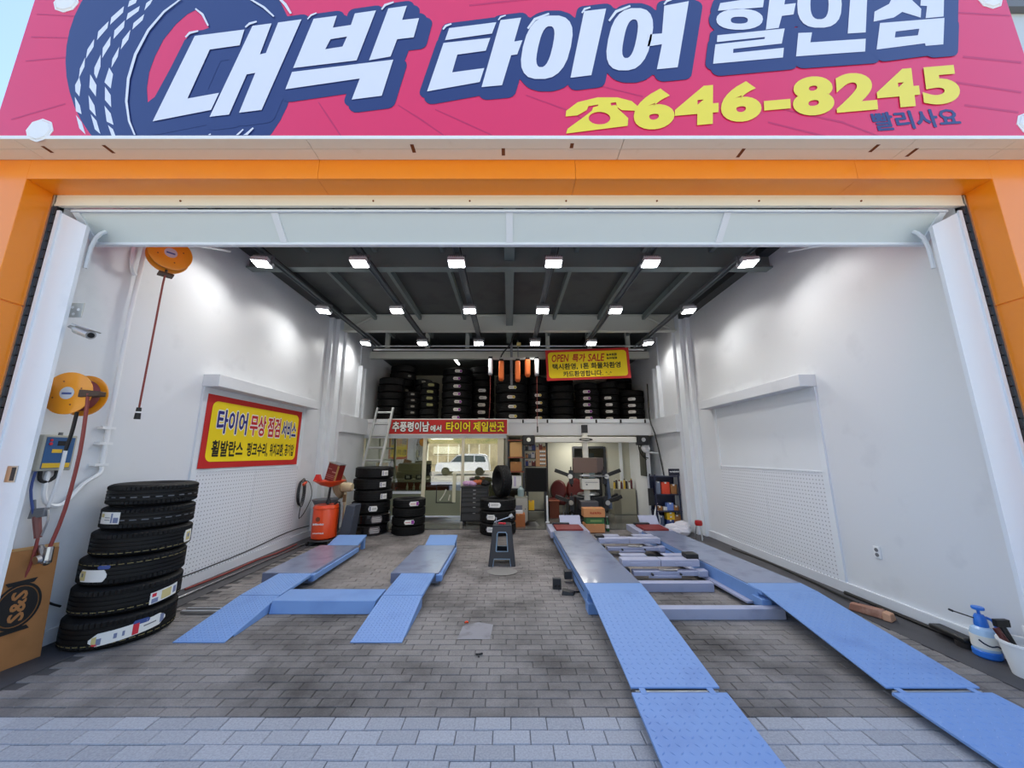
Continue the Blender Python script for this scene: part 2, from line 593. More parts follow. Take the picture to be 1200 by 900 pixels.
# white jamb sheets at the opening
for s, nm in ((-1, 'trim_1'), (1, 'trim_2')):
    mb = MB()
    q = [(s * 3.97, 0), (s * 3.695, 0), (s * 3.695, 3.56), (s * 3.97, 3.70)]
    mb.slab(q, lambda a, b, d: (a, 2.85 + d, b), 0.028)
    t = struct(nm, mb, WHITE_METAL)
    a, b = sorted((s * 3.97, s * 3.94))
    obj('jamb_lip', MB().box(a, b, 2.835, 2.85, 0, 3.70), WHITE_METAL, t)
    a, b = sorted((s * 4.03, s * 3.97))
    obj('dark_gap', MB().box(a, b, 2.85, 2.88, 0, 3.75), BLACK, t)
    for k in range(44):                                                # black glazed bricks edge-on in the gap
        a, b = sorted((s * 4.028, s * 3.976))
        obj('brick', MB().box(a, b, 2.835, 2.852, 0.01 + k * 0.085, 0.085 + k * 0.085), DARK, t)
# orange portal
for s, nm in ((-1, 'trim_3'), (1, 'trim_4')):
    p, q = sorted((s * 4.03, s * 5.4))
    t = struct(nm, MB().box(p, q, 2.66, 2.83, 0, 4.07), ORANGE)
    for z0, z1 in ((0.0, 2.795), (2.805, 4.06)):
        pp, qq = sorted((s * 4.02, s * 5.4))
        obj('panel', MB().box(pp, qq, 2.64, 2.835, z0, z1), ORANGE, t, 0.004)
    a, b = sorted((s * 4.035, s * 4.005))
    obj('corner_bead', MB().box(a, b, 2.82, 2.84, 0, 3.84), STEEL, t)
t = struct('trim_5', MB().box(-4.03, 4.03, 2.66, 2.83, 3.86, 4.05), ORANGE)
for x0, x1 in ((-4.02, -1.6), (-1.597, 0.55), (0.553, 2.9), (2.903, 4.02)):
    obj('panel', MB().box(x0, x1, 2.64, 2.835, 3.85, 4.055), ORANGE, t)
# cream rail under the header, the seam between rail and door
t = struct('trim_6', MB().box(-4.0, 4.0, 2.835, 2.865, 3.755, 3.85), CREAM_METAL)
obj('rail_lip', MB().box(-4.0, 4.0, 2.83, 2.86, 3.742, 3.757), CREAM_METAL, t)
for x in (-2.9, -1.2, -.35, .5, 1.3, 2.2, 3.1):
    obj('screw', MB().cyl((x, 2.836, 3.79), (x, 2.828, 3.79), 0.008, n=8), RUST, t)
# lowest section of the raised overhead door, seen from below
dr = struct('door_1', MB().hexa([(-3.9, 2.885, 3.735), (3.9, 2.885, 3.735), (3.9, 3.085, 3.535), (-3.9, 3.085, 3.535), (-3.9, 2.905, 3.76), (3.9, 2.905, 3.76), (3.9, 3.105, 3.555), (-3.9, 3.105, 3.555)]), DOOR_WHITE)
for x in (-3.87, -2.1, 0.0, 1.95, 3.87):
    mb = MB()
    mb.hexa([(x - .03, 2.875, 3.727), (x + .03, 2.875, 3.727), (x + .03, 3.075, 3.527), (x - .03, 3.075, 3.527), (x - .03, 2.885, 3.737), (x + .03, 2.885, 3.737), (x + .03, 3.085, 3.537), (x - .03, 3.085, 3.537)])
    obj('rib', mb, WHITE_METAL, dr)
obj('lower_rail', MB().box(-3.9, 3.9, 3.07, 3.11, 3.515, 3.54), WHITE_METAL, dr)
obj('upper_rail', MB().box(-3.9, 3.9, 2.872, 2.89, 3.715, 3.735), WHITE_METAL, dr)
for s in (-1, 1):
    mb = MB()
    mb.tube([(s * 3.72, 2.93, 3.2), (s * 3.72, 2.95, 3.5), (s * 3.72, 3.1, 3.68), (s * 3.72, 3.5, 3.85), (s * 3.72, 4.4, 4.25)], 0.016, 6)
    obj('door_track', mb, WHITE_METAL, dr)
# back walls, loft, office shell
struct('wall_back', MB().box(-4.2, 4.2, 12.6, 12.8, 0, 4.75), BEIGE_WALL)
wm = struct('wall_rear_room', MB().box(0.3, 1.8, 10.6, 10.7, 0.012, 2.07).box(2.76, 3.5, 10.6, 10.7, 0.012, 2.07).box(1.8, 2.76, 10.6, 10.7, 1.82, 2.07), BEIGE_WALL)
obj('corner_trim', MB().box(3.14, 3.22, 10.55, 10.6, 0.012, 2.07), WHITE_METAL, wm)
w2 = struct('wall_rear_right', MB().box(3.44, 3.55, 9.35, 10.6, 0.012, 2.07), WHITE)
struct('wall_partition', MB().box(-0.12, -0.04, 9.5, 12.6, 0.012, 2.07), BEIGE_WALL)
d2 = struct('door_2', MB().box(1.80, 1.85, 10.56, 10.62, 0.012, 1.80).box(2.70, 2.76, 10.56, 10.62, 0.012, 1.80).box(1.85, 2.70, 10.56, 10.62, 1.76, 1.82), DARK)
obj('passage_door', MB().box(2.0, 2.35, 11.9, 11.95, 0.012, 1.75), mat('grey_door', (118, 122, 122), 0.5), d2)
obj('passage_window', MB().box(2.46, 2.72, 11.9, 11.93, 0.75, 1.62), mat('dim_window', (170, 190, 200), 0.2), d2)
loft = struct('loft_front', MB().box(-3.74, 3.74, 9.40, 9.52, 2.075, 2.42), WHITE)
obj('top_lip', MB().box(-3.74, 3.74, 9.375, 9.53, 2.39, 2.49), WHITE_METAL, loft, 0.006)
for k in range(7):
    x = 0.35 + k * 0.63
    if x < 3.74:
        obj('clip', MB().box(x - .02, x + .02, 9.36, 9.38, 2.385, 2.475), BLACK, loft)
obj('loft_floor', MB().box(-3.74, 3.74, 9.5, 12.6, 2.09, 2.45), DARK, loft)
obj('soffit', MB().box(-3.74, 3.74, 9.52, 12.6, 2.06, 2.09), BEIGE_WALL, loft)
# glazed office front
W1 = struct('window_1', MB().box(-3.74, -0.08, 9.44, 9.50, 2.0, 2.075).box(-3.74, -0.08, 9.44, 9.50, 0.012, 0.10), WHITE_METAL)
for x, w in ((-3.72, .03), (-2.17, .09), (-1.19, .07), (-0.22, .16)):
    obj('mullion', MB().box(x - w / 2, x + w / 2, 9.43, 9.51, 0.10, 2.0), mat('cream_mullion', (232, 224, 196), 0.4) if x == -3.72 else MATS['cream_mullion'], W1, 0.004)
obj('sill_rail', MB().box(-3.70, -2.21, 9.44, 9.5, 0.62, 0.68), WHITE_METAL, W1)
for x0, x1, z0 in ((-3.70, -2.21, 0.68), (-2.13, -1.22, 0.70), (-1.16, -0.30, 0.10)):
    obj('pane', MB().box(x0, x1, 9.465, 9.475, z0, 2.0), GLASS, W1)
obj('lower_panel', MB().box(-3.70, -2.21, 9.455, 9.485, 0.10, 0.62), OLIVE, W1)
obj('lower_panel', MB().box(-2.13, -1.22, 9.455, 9.485, 0.10, 0.70), OLIVE, W1)
obj('threshold', MB().box(-2.2, -0.3, 9.36, 9.5, 0.012, 0.075), STEEL, W1)
obj('door_pull', MB().box(-1.43, -1.35, 9.42, 9.46, 0.42, 1.12), mat('pale_door_pull', (226, 222, 190), 0.4), W1)

# ------------------------------------------------------------------ setting: ceiling
ce = struct('ceiling', MB().box(-4.2, 4.2, 2.86, 13.0, 4.80, 4.98), DECK)
for j, (y0, y1) in enumerate(((2.95, 5.1), (5.12, 7.88), (7.92, 12.6))):
    for k in range(8):
        x0 = -4.12 + k * 1.03
        obj('deck_panel', MB().box(x0 + .006, x0 + 1.024, y0, y1, 4.77, 4.80), DECK, ce)
for k in range(7):
    x = -3.09 + k * 1.03
    if k != 3:
        obj('purlin', MB().box(x - .03, x + .03, 2.95, 9.3, 4.64, 4.77), BEAM, ce)
obj('centre_beam', MB().box(-.075, .075, 2.95, 9.3, 4.50, 4.77), BEAM, ce)
for y, z0 in ((2.98, 4.36), (5.10, 4.36), (7.95, 4.36)):
    obj('cross_beam', MB().box(-3.97, 3.97, y - .012, y + .012, z0 + .012, 4.75).box(-3.97, 3.97, y - .075, y + .075, z0, z0 + .02).box(-3.97, 3.97, y - .075, y + .075, 4.73, 4.75), BEAM_PALE if y > 7 else BEAM, ce)  # rear beam: lamp light put into a paler colour of the same paint
obj('loft_beam', MB().box(-3.74, 3.74, 9.38, 9.52, 4.11, 4.30), BEAM_PALE, ce)
for x in (-3.2, -2.15, -1.1, 1.0, 2.1, 3.1):
    obj('stub_post', MB().box(x - .05, x + .05, 9.1, 9.2, 4.30, 4.77), BEAM_PALE, ce)
obj('loft_ceiling', MB().box(-3.74, 3.74, 9.52, 12.6, 4.34, 4.40), DECK, ce)
obj('loft_wall_rail', MB().box(-3.7, 3.7, 12.45, 12.6, 3.45, 3.52), BEAM_PALE, ce)
for s in (-1, 1):
    a, b = sorted((s * 3.78, s * 3.975))
    obj('edge_channel', MB().box(a, b, 2.95, 7.7, 4.57, 4.77), mat('dark_edge_channel', (58, 60, 60), 0.6) if s < 0 else MATS['dark_edge_channel'], ce)
    x = s * 3.2
    obj('brace', MB().cyl((s * 3.7, 7.9, 4.4), (s * 3.1, 7.9, 4.72), 0.03, n=6), BEAM_PALE, ce)
tag(obj('pipe_run', MB().cyl((-3.5, 9.05, 4.35), (3.4, 9.05, 4.35), 0.022, n=8).cyl((-3.5, 9.0, 4.24), (3.45, 9.0, 4.24), 0.03, n=8), ALU),
    'pair of thin grey pipes running across the shop under the rear ceiling', 'pipe')

# ------------------------------------------------------------------ shop sign over the opening
SIGN_Y = 2.435
SIGN_PINK = mat('sign_pink_print', (228, 48, 98), 0.3, coat=0.3)
SIGN_NAVY = mat('sign_navy_print', (40, 56, 112), 0.3, coat=0.3)
SIGN_WHITE = mat('sign_white_print', (226, 230, 246), 0.3, coat=0.3)
SIGN_YEL = mat('sign_yellow_print', (244, 226, 70), 0.3, coat=0.3)
SIGN_LINE = mat('sign_dark_pink_print', (198, 46, 96), 0.3)
GL= [([(-2.632,5.035),(-2.226,5.101),(-2.243,4.937),(-2.485,4.893),(-2.588,4.405),(-2.342,4.46),(-2.381,4.296),(-2.827,4.188)],None),([(-2.164,5.14),(-2.006,5.167),(-2.063,4.843),(-2.015,4.858),(-1.952,5.176),(-1.758,5.21),(-1.978,4.296),(-2.154,4.269),(-2.076,4.657),(-2.144,4.642),(-2.231,4.252),(-2.382,4.231)],None),([(-1.657,5.215),(-1.464,5.248),(-1.485,5.121),(-1.335,5.15),(-1.313,5.273),(-1.135,5.306),(-1.258,4.783),(-1.772,4.705)],[(-1.493,5.0),(-1.358,5.028),(-1.387,4.924),(-1.528,4.896)]),([(-1.032,5.327),(-0.876,5.356),(-0.907,5.203),(-0.765,5.223),(-0.8,5.02),(-0.937,5.0),(-0.981,4.822),(-1.156,4.783)],None),([(-1.777,4.666),(-0.957,4.79),(-1.028,4.432),(-1.267,4.395),(-1.218,4.601),(-1.811,4.495)],None),([(-0.506,5.116),(-0.111,5.179),(-0.146,5.059),(-0.538,4.99)],None),([(-0.549,4.961),(-0.16,5.014),(-0.196,4.881),(-0.431,4.841),(-0.468,4.662),(-0.206,4.705),(-0.241,4.566),(-0.665,4.474)],None),([(-0.075,5.201),(0.099,5.228),(0.04,4.976),(0.109,4.99),(0.064,4.843),(0.014,4.835),(-0.06,4.535),(-0.226,4.516)],None),([(0.509,4.917),(0.477,4.793),(0.442,4.714),(0.4,4.656),(0.35,4.616),(0.291,4.597),(0.204,4.597),(0.152,4.616),(0.118,4.656),(0.098,4.714),(0.095,4.793),(0.111,4.917),(0.141,5.042),(0.175,5.124),(0.217,5.186),(0.268,5.228),(0.331,5.25),(0.421,5.25),(0.475,5.228),(0.509,5.186),(0.528,5.124),(0.529,5.042)],[(0.358,4.922),(0.34,4.843),(0.324,4.792),(0.308,4.754),(0.29,4.728),(0.271,4.715),(0.245,4.715),(0.231,4.728),(0.223,4.754),(0.221,4.792),(0.226,4.843),(0.239,4.922),(0.257,5.003),(0.272,5.055),(0.289,5.095),(0.307,5.122),(0.327,5.135),(0.354,5.135),(0.368,5.122),(0.376,5.095),(0.377,5.055),(0.372,5.003)]),([(0.635,5.298),(0.824,5.326),(0.668,4.634),(0.497,4.608)],None),([(1.186,4.999),(1.151,4.877),(1.116,4.798),(1.075,4.74),(1.029,4.701),(0.973,4.682),(0.894,4.682),(0.848,4.701),(0.818,4.74),(0.803,4.798),(0.803,4.877),(0.824,4.999),(0.856,5.123),(0.89,5.205),(0.932,5.267),(0.98,5.309),(1.037,5.33),(1.12,5.33),(1.168,5.309),(1.197,5.267),(1.211,5.205),(1.209,5.123)],[(1.06,5.005),(1.041,4.929),(1.025,4.88),(1.009,4.844),(0.992,4.82),(0.975,4.807),(0.952,4.807),(0.94,4.82),(0.934,4.844),(0.934,4.88),(0.94,4.929),(0.955,5.005),(0.973,5.082),(0.989,5.132),(1.006,5.17),(1.023,5.195),(1.041,5.208),(1.065,5.208),(1.077,5.195),(1.082,5.17),(1.082,5.132),(1.075,5.082)]),([(1.321,5.356),(1.536,5.407),(1.379,4.713),(1.207,4.693),(1.269,4.948),(1.145,4.924),(1.18,5.052),(1.278,5.06)],None),([(1.802,5.385),(2.189,5.457),(2.161,5.339),(1.773,5.302)],None),([(1.914,5.511),(2.102,5.542),(2.087,5.463),(1.899,5.426)],None),([(2.144,5.21),(2.131,5.174),(2.105,5.145),(2.066,5.123),(2.018,5.107),(1.962,5.099),(1.895,5.099),(1.842,5.107),(1.799,5.123),(1.768,5.145),(1.751,5.174),(1.749,5.21),(1.761,5.245),(1.787,5.274),(1.825,5.298),(1.874,5.314),(1.931,5.322),(1.998,5.322),(2.053,5.314),(2.096,5.298),(2.126,5.274),(2.143,5.245)],[(2.015,5.201),(2.011,5.187),(2.003,5.178),(1.992,5.171),(1.976,5.167),(1.955,5.164),(1.923,5.164),(1.902,5.167),(1.887,5.171),(1.877,5.178),(1.871,5.187),(1.871,5.201),(1.874,5.214),(1.882,5.223),(1.894,5.23),(1.91,5.235),(1.931,5.237),(1.963,5.237),(1.984,5.235),(1.999,5.23),(2.009,5.223),(2.015,5.214)]),([(2.273,5.622),(2.419,5.641),(2.348,5.37),(2.448,5.385),(2.41,5.262),(2.309,5.246),(2.264,5.119),(2.154,5.101)],None),([(1.74,5.041),(2.314,5.113),(2.267,4.955),(1.857,4.899),(1.85,4.858),(2.278,4.911),(2.256,4.812),(1.673,4.748),(1.713,4.946),(2.129,5.002),(2.136,5.023),(1.728,4.97)],None),([(2.838,5.37),(2.815,5.274),(2.787,5.212),(2.75,5.167),(2.705,5.136),(2.649,5.121),(2.566,5.121),(2.515,5.136),(2.479,5.167),(2.458,5.212),(2.449,5.274),(2.458,5.37),(2.478,5.466),(2.506,5.53),(2.542,5.578),(2.588,5.61),(2.646,5.626),(2.732,5.626),(2.785,5.61),(2.82,5.578),(2.842,5.53),(2.848,5.466)],[(2.726,5.37),(2.713,5.309),(2.699,5.27),(2.683,5.24),(2.663,5.221),(2.639,5.211),(2.605,5.211),(2.584,5.221),(2.571,5.24),(2.564,5.27),(2.563,5.309),(2.57,5.37),(2.582,5.431),(2.595,5.471),(2.612,5.501),(2.632,5.521),(2.656,5.531),(2.691,5.531),(2.712,5.521),(2.726,5.501),(2.733,5.471),(2.733,5.431)]),([(2.965,5.622),(3.114,5.648),(2.987,5.071),(2.834,5.059)],None),([(2.421,5.065),(2.537,5.071),(2.506,4.967),(2.975,5.005),(2.945,4.873),(2.366,4.823)],None),([(3.204,5.574),(3.596,5.622),(3.553,5.479),(3.444,5.426),(3.507,5.323),(3.482,5.228),(3.338,5.289),(3.253,5.228),(3.075,5.185),(3.103,5.292),(3.243,5.376),(3.291,5.457),(3.171,5.432)],None),([(3.635,5.654),(3.786,5.673),(3.678,5.24),(3.522,5.222),(3.563,5.354),(3.507,5.357),(3.534,5.457),(3.593,5.47)],None),([(3.126,5.17),(3.682,5.225),(3.609,4.946),(3.459,4.931),(3.46,4.958),(3.044,4.893)],[(3.24,5.08),(3.445,5.11),(3.418,5.041),(3.22,5.017)])]
PHONE= [[(0.447,4.236),(0.453,4.29),(0.547,4.372),(0.709,4.419),(0.87,4.419),(0.982,4.383),(1.025,4.336),(1.012,4.29),(0.897,4.296),(0.86,4.328),(0.855,4.372),(0.717,4.35),(0.632,4.334),(0.617,4.296),(0.542,4.247)],[(0.658,4.29),(0.67,4.323),(0.705,4.334),(0.717,4.355),(0.81,4.369),(0.815,4.339),(0.854,4.345),(0.868,4.309),(0.944,4.22),(0.935,4.148),(0.446,4.076),(0.459,4.121),(0.587,4.228)]]
DIAL= [(0.802,4.22),(0.797,4.203),(0.786,4.188),(0.77,4.175),(0.749,4.166),(0.725,4.162),(0.701,4.162),(0.678,4.166),(0.657,4.175),(0.642,4.188),(0.632,4.203),(0.63,4.22),(0.634,4.237),(0.645,4.252),(0.661,4.265),(0.682,4.274),(0.706,4.279),(0.731,4.279),(0.754,4.274),(0.774,4.265),(0.79,4.252),(0.799,4.237)]
RING= [(-1.761,4.783),(-1.752,4.628),(-1.759,4.479),(-1.782,4.338),(-1.82,4.207),(-1.872,4.087),(-1.936,3.98),(-2.013,3.888),(-2.099,3.811),(-2.195,3.75),(-2.298,3.706),(-2.408,3.68),(-2.522,3.671),(-2.639,3.68),(-2.757,3.706),(-2.875,3.75),(-2.992,3.811),(-3.105,3.888),(-3.213,3.98),(-3.314,4.087),(-3.407,4.207),(-3.49,4.338),(-3.561,4.479),(-3.62,4.628),(-3.664,4.783),(-3.692,4.94),(-3.704,5.098),(-3.698,5.254),(-3.675,5.404),(-3.635,5.546),(-3.576,5.676),(-3.502,5.792),(-3.412,5.891),(-3.308,5.97),(-3.192,6.029),(-3.067,6.064),(-2.935,6.076),(-2.798,6.064),(-2.661,6.029),(-2.525,5.97),(-2.394,5.891),(-2.27,5.792),(-2.155,5.676),(-2.052,5.546),(-1.963,5.404),(-1.888,5.254),(-1.83,5.098),(-1.787,4.94)]
HOLE= [(-2.908,4.377),(-2.941,4.516),(-2.952,4.671),(-2.935,4.829),(-2.896,5.005),(-2.818,5.17),(-2.739,5.277),(-2.674,5.323),(-2.601,5.246),(-2.535,5.131),(-2.634,5.08),(-2.717,5.005),(-2.785,4.714),(-2.861,4.432)]
MARKS= [[(-3.297,5.363),(-3.292,5.292),(-3.374,5.161),(-3.381,5.24)],[(-3.394,5.201),(-3.39,5.125),(-3.45,4.999),(-3.459,5.089)],[(-3.476,5.011),(-3.463,4.931),(-3.5,4.806),(-3.509,4.902)],[(-3.51,4.82),(-3.494,4.728),(-3.515,4.611),(-3.527,4.708)],[(-3.513,4.622),(-3.483,4.544),(-3.47,4.432),(-3.513,4.482),(-3.53,4.544)],[(-3.507,4.432),(-3.446,4.345),(-3.414,4.263),(-3.465,4.29)],[(-3.457,4.255),(-3.397,4.188),(-3.339,4.071),(-3.402,4.129)],[(-3.163,5.363),(-3.162,5.308),(-3.247,5.21),(-3.249,5.283)],[(-3.259,5.21),(-3.252,5.131),(-3.314,5.011),(-3.325,5.101)],[(-3.344,5.041),(-3.329,4.946),(-3.367,4.814),(-3.384,4.917)],[(-3.387,4.852),(-3.363,4.728),(-3.369,4.606),(-3.399,4.657),(-3.41,4.719)],[(-3.43,4.651),(-3.356,4.544),(-3.337,4.432),(-3.409,4.521)],[(-3.399,4.446),(-3.329,4.345),(-3.295,4.242),(-3.36,4.309)],[(-3.341,4.263),(-3.282,4.201),(-3.224,4.076),(-3.278,4.121)],[(-3.246,4.055),(-3.196,4.029),(-3.176,3.998),(-3.216,3.998)],[(-3.107,5.277),(-3.109,5.21),(-3.176,5.11),(-3.18,5.179)],[(-3.191,5.11),(-3.189,5.005),(-3.232,4.902),(-3.237,5.005)],[(-3.25,4.931),(-3.241,4.829),(-3.271,4.714),(-3.281,4.806)],[(-3.289,4.719),(-3.244,4.651),(-3.233,4.51),(-3.297,4.572)],[(-3.284,4.53),(-3.22,4.446),(-3.191,4.328),(-3.256,4.399)],[(-3.249,4.345),(-3.183,4.269),(-3.138,4.161),(-3.199,4.193)],[(-3.183,4.161),(-3.134,4.121),(-3.076,4.011),(-3.114,4.024)],[(-3.198,5.457),(-3.203,5.395),(-3.263,5.351),(-3.262,5.419)],[(-3.062,5.451),(-3.075,5.388),(-3.114,5.314),(-3.113,5.395)]]
ARCS= [[(-2.819,5.438),(-2.943,5.3),(-3.042,5.102),(-3.103,4.849),(-3.113,4.603),(-3.083,4.377),(-3.02,4.185),(-2.916,4.001),(-2.907,4.005),(-3.005,4.19),(-3.063,4.378),(-3.089,4.597),(-3.079,4.838),(-3.022,5.087),(-2.928,5.284),(-2.81,5.426)],[(-2.677,5.317),(-2.61,5.254),(-2.541,5.136),(-2.531,5.144),(-2.597,5.269),(-2.671,5.33)],[(-2.23,5.425),(-2.098,5.329),(-2.0,5.234),(-1.992,5.246),(-2.089,5.349),(-2.225,5.439)],[(-2.004,5.456),(-1.923,5.36),(-1.861,5.265),(-1.848,5.276),(-1.906,5.379),(-1.994,5.471)],[(-2.702,5.014),(-2.674,5.054),(-2.609,5.078),(-2.614,5.094),(-2.686,5.076),(-2.713,5.026)],[(-2.217,5.119),(-2.185,5.153),(-2.131,5.177),(-2.137,5.193),(-2.197,5.175),(-2.227,5.131)],[(-2.168,4.025),(-2.127,4.062),(-2.095,4.109),(-2.102,4.117),(-2.138,4.074),(-2.175,4.033)],[(-2.112,4.023),(-2.058,4.06),(-2.016,4.121),(-2.026,4.132),(-2.072,4.077),(-2.12,4.035)],[(-2.394,4.015),(-2.37,4.039),(-2.345,4.067),(-2.351,4.075),(-2.38,4.051),(-2.402,4.023)],[(-1.704,5.206),(-1.678,5.245),(-1.635,5.271),(-1.64,5.283),(-1.688,5.26),(-1.712,5.214)],[(-1.082,5.309),(-1.056,5.353),(-0.988,5.387),(-0.993,5.403),(-1.067,5.374),(-1.093,5.319)],[(-0.553,5.096),(-0.53,5.13),(-0.486,5.153),(-0.491,5.169),(-0.541,5.15),(-0.564,5.106)],[(-0.09,5.197),(-0.071,5.226),(-0.03,5.247),(-0.033,5.258),(-0.079,5.242),(-0.098,5.204)],[(0.16,5.104),(0.221,5.197),(0.339,5.261),(0.334,5.28),(0.208,5.222),(0.147,5.116)],[(0.62,5.272),(0.646,5.31),(0.692,5.331),(0.689,5.347),(0.636,5.33),(0.61,5.282)],[(0.847,5.185),(0.913,5.28),(1.034,5.344),(1.029,5.364),(0.9,5.305),(0.835,5.198)],[(1.325,5.364),(1.352,5.396),(1.392,5.415),(1.389,5.431),(1.343,5.418),(1.316,5.375)]]
SPEED= [[(-0.895,4.345),(-0.708,4.208),(-0.52,4.061),(-0.515,4.07),(-0.701,4.221),(-0.891,4.355)],[(-0.596,4.304),(-0.366,4.181),(-0.139,4.061),(-0.135,4.071),(-0.361,4.195),(-0.593,4.314)],[(0.134,4.441),(0.473,4.288),(0.649,4.157),(0.655,4.166),(0.479,4.303),(0.137,4.452)],[(0.713,4.537),(1.075,4.426),(1.079,4.439),(0.716,4.55)],[(3.825,5.282),(4.253,5.252),(4.259,5.272),(3.831,5.302)],[(3.751,4.817),(4.218,4.759),(4.226,4.783),(3.758,4.841)],[(3.631,4.56),(4.138,4.463),(4.147,4.485),(3.64,4.583)],[(3.649,4.339),(4.064,4.271),(4.072,4.293),(3.656,4.361)],[(2.051,4.179),(2.481,4.047),(2.488,4.064),(2.057,4.196)],[(2.139,4.316),(2.638,4.178),(2.907,4.049),(2.914,4.062),(2.646,4.198),(2.143,4.33)],[(-4.021,5.27),(-3.531,5.239),(-3.533,5.254),(-4.024,5.284)],[(-4.009,5.028),(-3.553,5.013),(-3.556,5.027),(-4.012,5.042)],[(-3.993,4.778),(-3.627,4.822),(-3.632,4.836),(-3.998,4.792)],[(-3.961,4.208),(-3.566,4.357),(-3.572,4.37),(-3.967,4.221)],[(-1.539,4.374),(-1.434,4.21),(-1.328,4.052),(-1.32,4.058),(-1.423,4.219),(-1.532,4.38)],[(-0.342,5.36),(0.76,5.516),(0.759,5.537),(-0.345,5.38)],[(1.487,5.425),(1.631,5.393),(1.634,5.408),(1.491,5.44)]]
DISCS= [(-3.75, 4.17), (-3.77, 5.41), (4.09, 5.43), (4.07, 4.21)]

sign = thing('shop_sign', 'wide pink shop sign board with white lettering above the orange opening', 'sign', (0, SIGN_Y, 4.04))
def sp(d):
    return lambda a, b: (a, -d, b - 4.04)
obj('sign_face', MB().box(-4.08, 4.27, 0.0, 0.02, 0, 1.95), SIGN_PINK, sign)
mb = MB().box(-4.09, 4.28, 0.02, 0.20, 0.0, 0.03).box(-4.09, 4.28, 0.02, 0.2, 1.92, 1.95).box(-4.09, -4.06, .02, .2, 0.03, 1.92).box(4.25, 4.28, .02, .2, 0.03, 1.92)
obj('sign_case', mb, CREAM_METAL, sign)
mb = MB()
for x0, x1 in ((-4.6, -3.9), (-3.895, -1.6), (-1.595, 0.9), (0.905, 3.2), (3.205, 4.0), (4.005, 4.8)):
    obj('soffit_panel', MB().box(x0, x1, -0.005, 0.09, -0.012, 0.0).box(x0, x1, .095, .2, -0.012, 0.0), CREAM_METAL, sign)
for x in (-3.75, -3.25, -.78, -.05, .5, 1.9, 2.95, 3.3):
    r0 = random.uniform(0.03, 0.1)
    obj('rust_stain', MB().box(x - .014, x + .014, r0, r0 + random.uniform(.04, .09), -0.0135, -0.012), RUST, sign)

obj('edge_trim', MB().box(-4.09, 4.28, -0.006, 0.0, -0.01, 0.018), FOAM, sign)
for s in SPEED:
    obj('speed_line', MB().poly(s, None, sp(0.0008)), SIGN_LINE, sign, smooth=False)
def clip_low(pts, z0=4.06):
    o = []
    for i in range(len(pts)):
        a, b = pts[i - 1], pts[i]
        if (a[1] >= z0) != (b[1] >= z0):
            t = (z0 - a[1]) / (b[1] - a[1])
            o.append((a[0] + t * (b[0] - a[0]), z0))
        if b[1] >= z0:
            o.append(b)
    return o
em = obj('tire_emblem', MB().poly(clip_low(RING), HOLE, sp(0.0012)), SIGN_NAVY, sign, smooth=False)
for q in MARKS:
    obj('tread_mark', MB().poly(clip_low(q), None, sp(0.0020)), SIGN_WHITE, em, smooth=False)
for q in ARCS:
    obj('highlight_stroke', MB().poly(clip_low(q), None, sp(0.0092)), SIGN_WHITE, em, smooth=False)
# navy backing: every letter swollen by a round brush, then a second pass lower right as drop shadow
mb = MB()
DEPTH = [0.0026]
def swell(pts, r, ox, oz):
    n = len(pts)
    for i in range(n):
        (x0, z0), (x1, z1) = pts[i], pts[(i + 1) % n]
        x0, x1, z0, z1 = x0 + ox, x1 + ox, z0 + oz, z1 + oz
        dx, dz = x1 - x0, z1 - z0
        l = math.hypot(dx, dz) or 1
        px_, pz_ = -dz / l * r, dx / l * r
        DEPTH[0] += 4e-6
        f = sp(DEPTH[0])
        mb.add([f(x0 + px_, z0 + pz_), f(x0 - px_, z0 - pz_), f(x1 - px_, z1 - pz_), f(x1 + px_, z1 + pz_)], [(0, 1, 2, 3)])
        DEPTH[0] += 4e-6
        f = sp(DEPTH[0])
        mb.add([f(x0 + r * math.cos(t), z0 + r * math.sin(t)) for t in [k * PI / 7 for k in range(14)]], [tuple(range(14))])
    DEPTH[0] += 4e-6
    mb.poly([(a + ox, b + oz) for a, b in pts], None, sp(DEPTH[0]))
for o_, h_ in GL:
    swell(o_, 0.062, 0, 0)
    swell(o_, 0.068, 0.045, -0.05)
obj('letter_backing', mb, SIGN_NAVY, sign, smooth=False)
for o_, h_ in GL:
    mb = MB()
    mb.poly(o_, h_, sp(0.0085))
    obj('letter', mb, SIGN_WHITE, sign, smooth=False)
fr = frame_front(1.0, 0, 4.10 - 4.04, math.atan2(0.266, 2.6))
text('646-8245', SIGN_YEL, sign, fr, 2.70, 0.38, shear=0.16, name='phone_number', lift=0.007, swell=0.05, space=1.12)
text('빨리사요', SIGN_NAVY, sign, frame_front(2.89, 0, 4.10 - 4.04, 0.075), 0.70, 0.175, bold=0.03, name='slogan', lift=0.003)
mb = MB()
mb.poly(PHONE[0], None, sp(0.006))
mb.poly(PHONE[1], DIAL, sp(0.0065))
obj('phone_icon', mb, SIGN_YEL, sign, smooth=False)
for x, z in ((-3.71, 4.11), (-4.02 + .22, 5.40), (4.13, 5.44), (4.13, 4.17)):
    mb = MB()
    mb.lathe([(0.0, 0.012), (0.085, 0.012), (0.095, 0.0)], 8, M=Matrix.Translation((x, 0, z - 4.04)) @ Matrix.Rotation(R(90), 4, 'X'))
    mb.lathe([(0.096, 0.004), (0.108, 0.004), (0.108, 0.0), (0.096, 0.0)], 8, M=Matrix.Translation((x, 0, z - 4.04)) @ Matrix.Rotation(R(90), 4, 'X'), closed=True)
    obj('mounting_disc', mb, FOAM, sign)

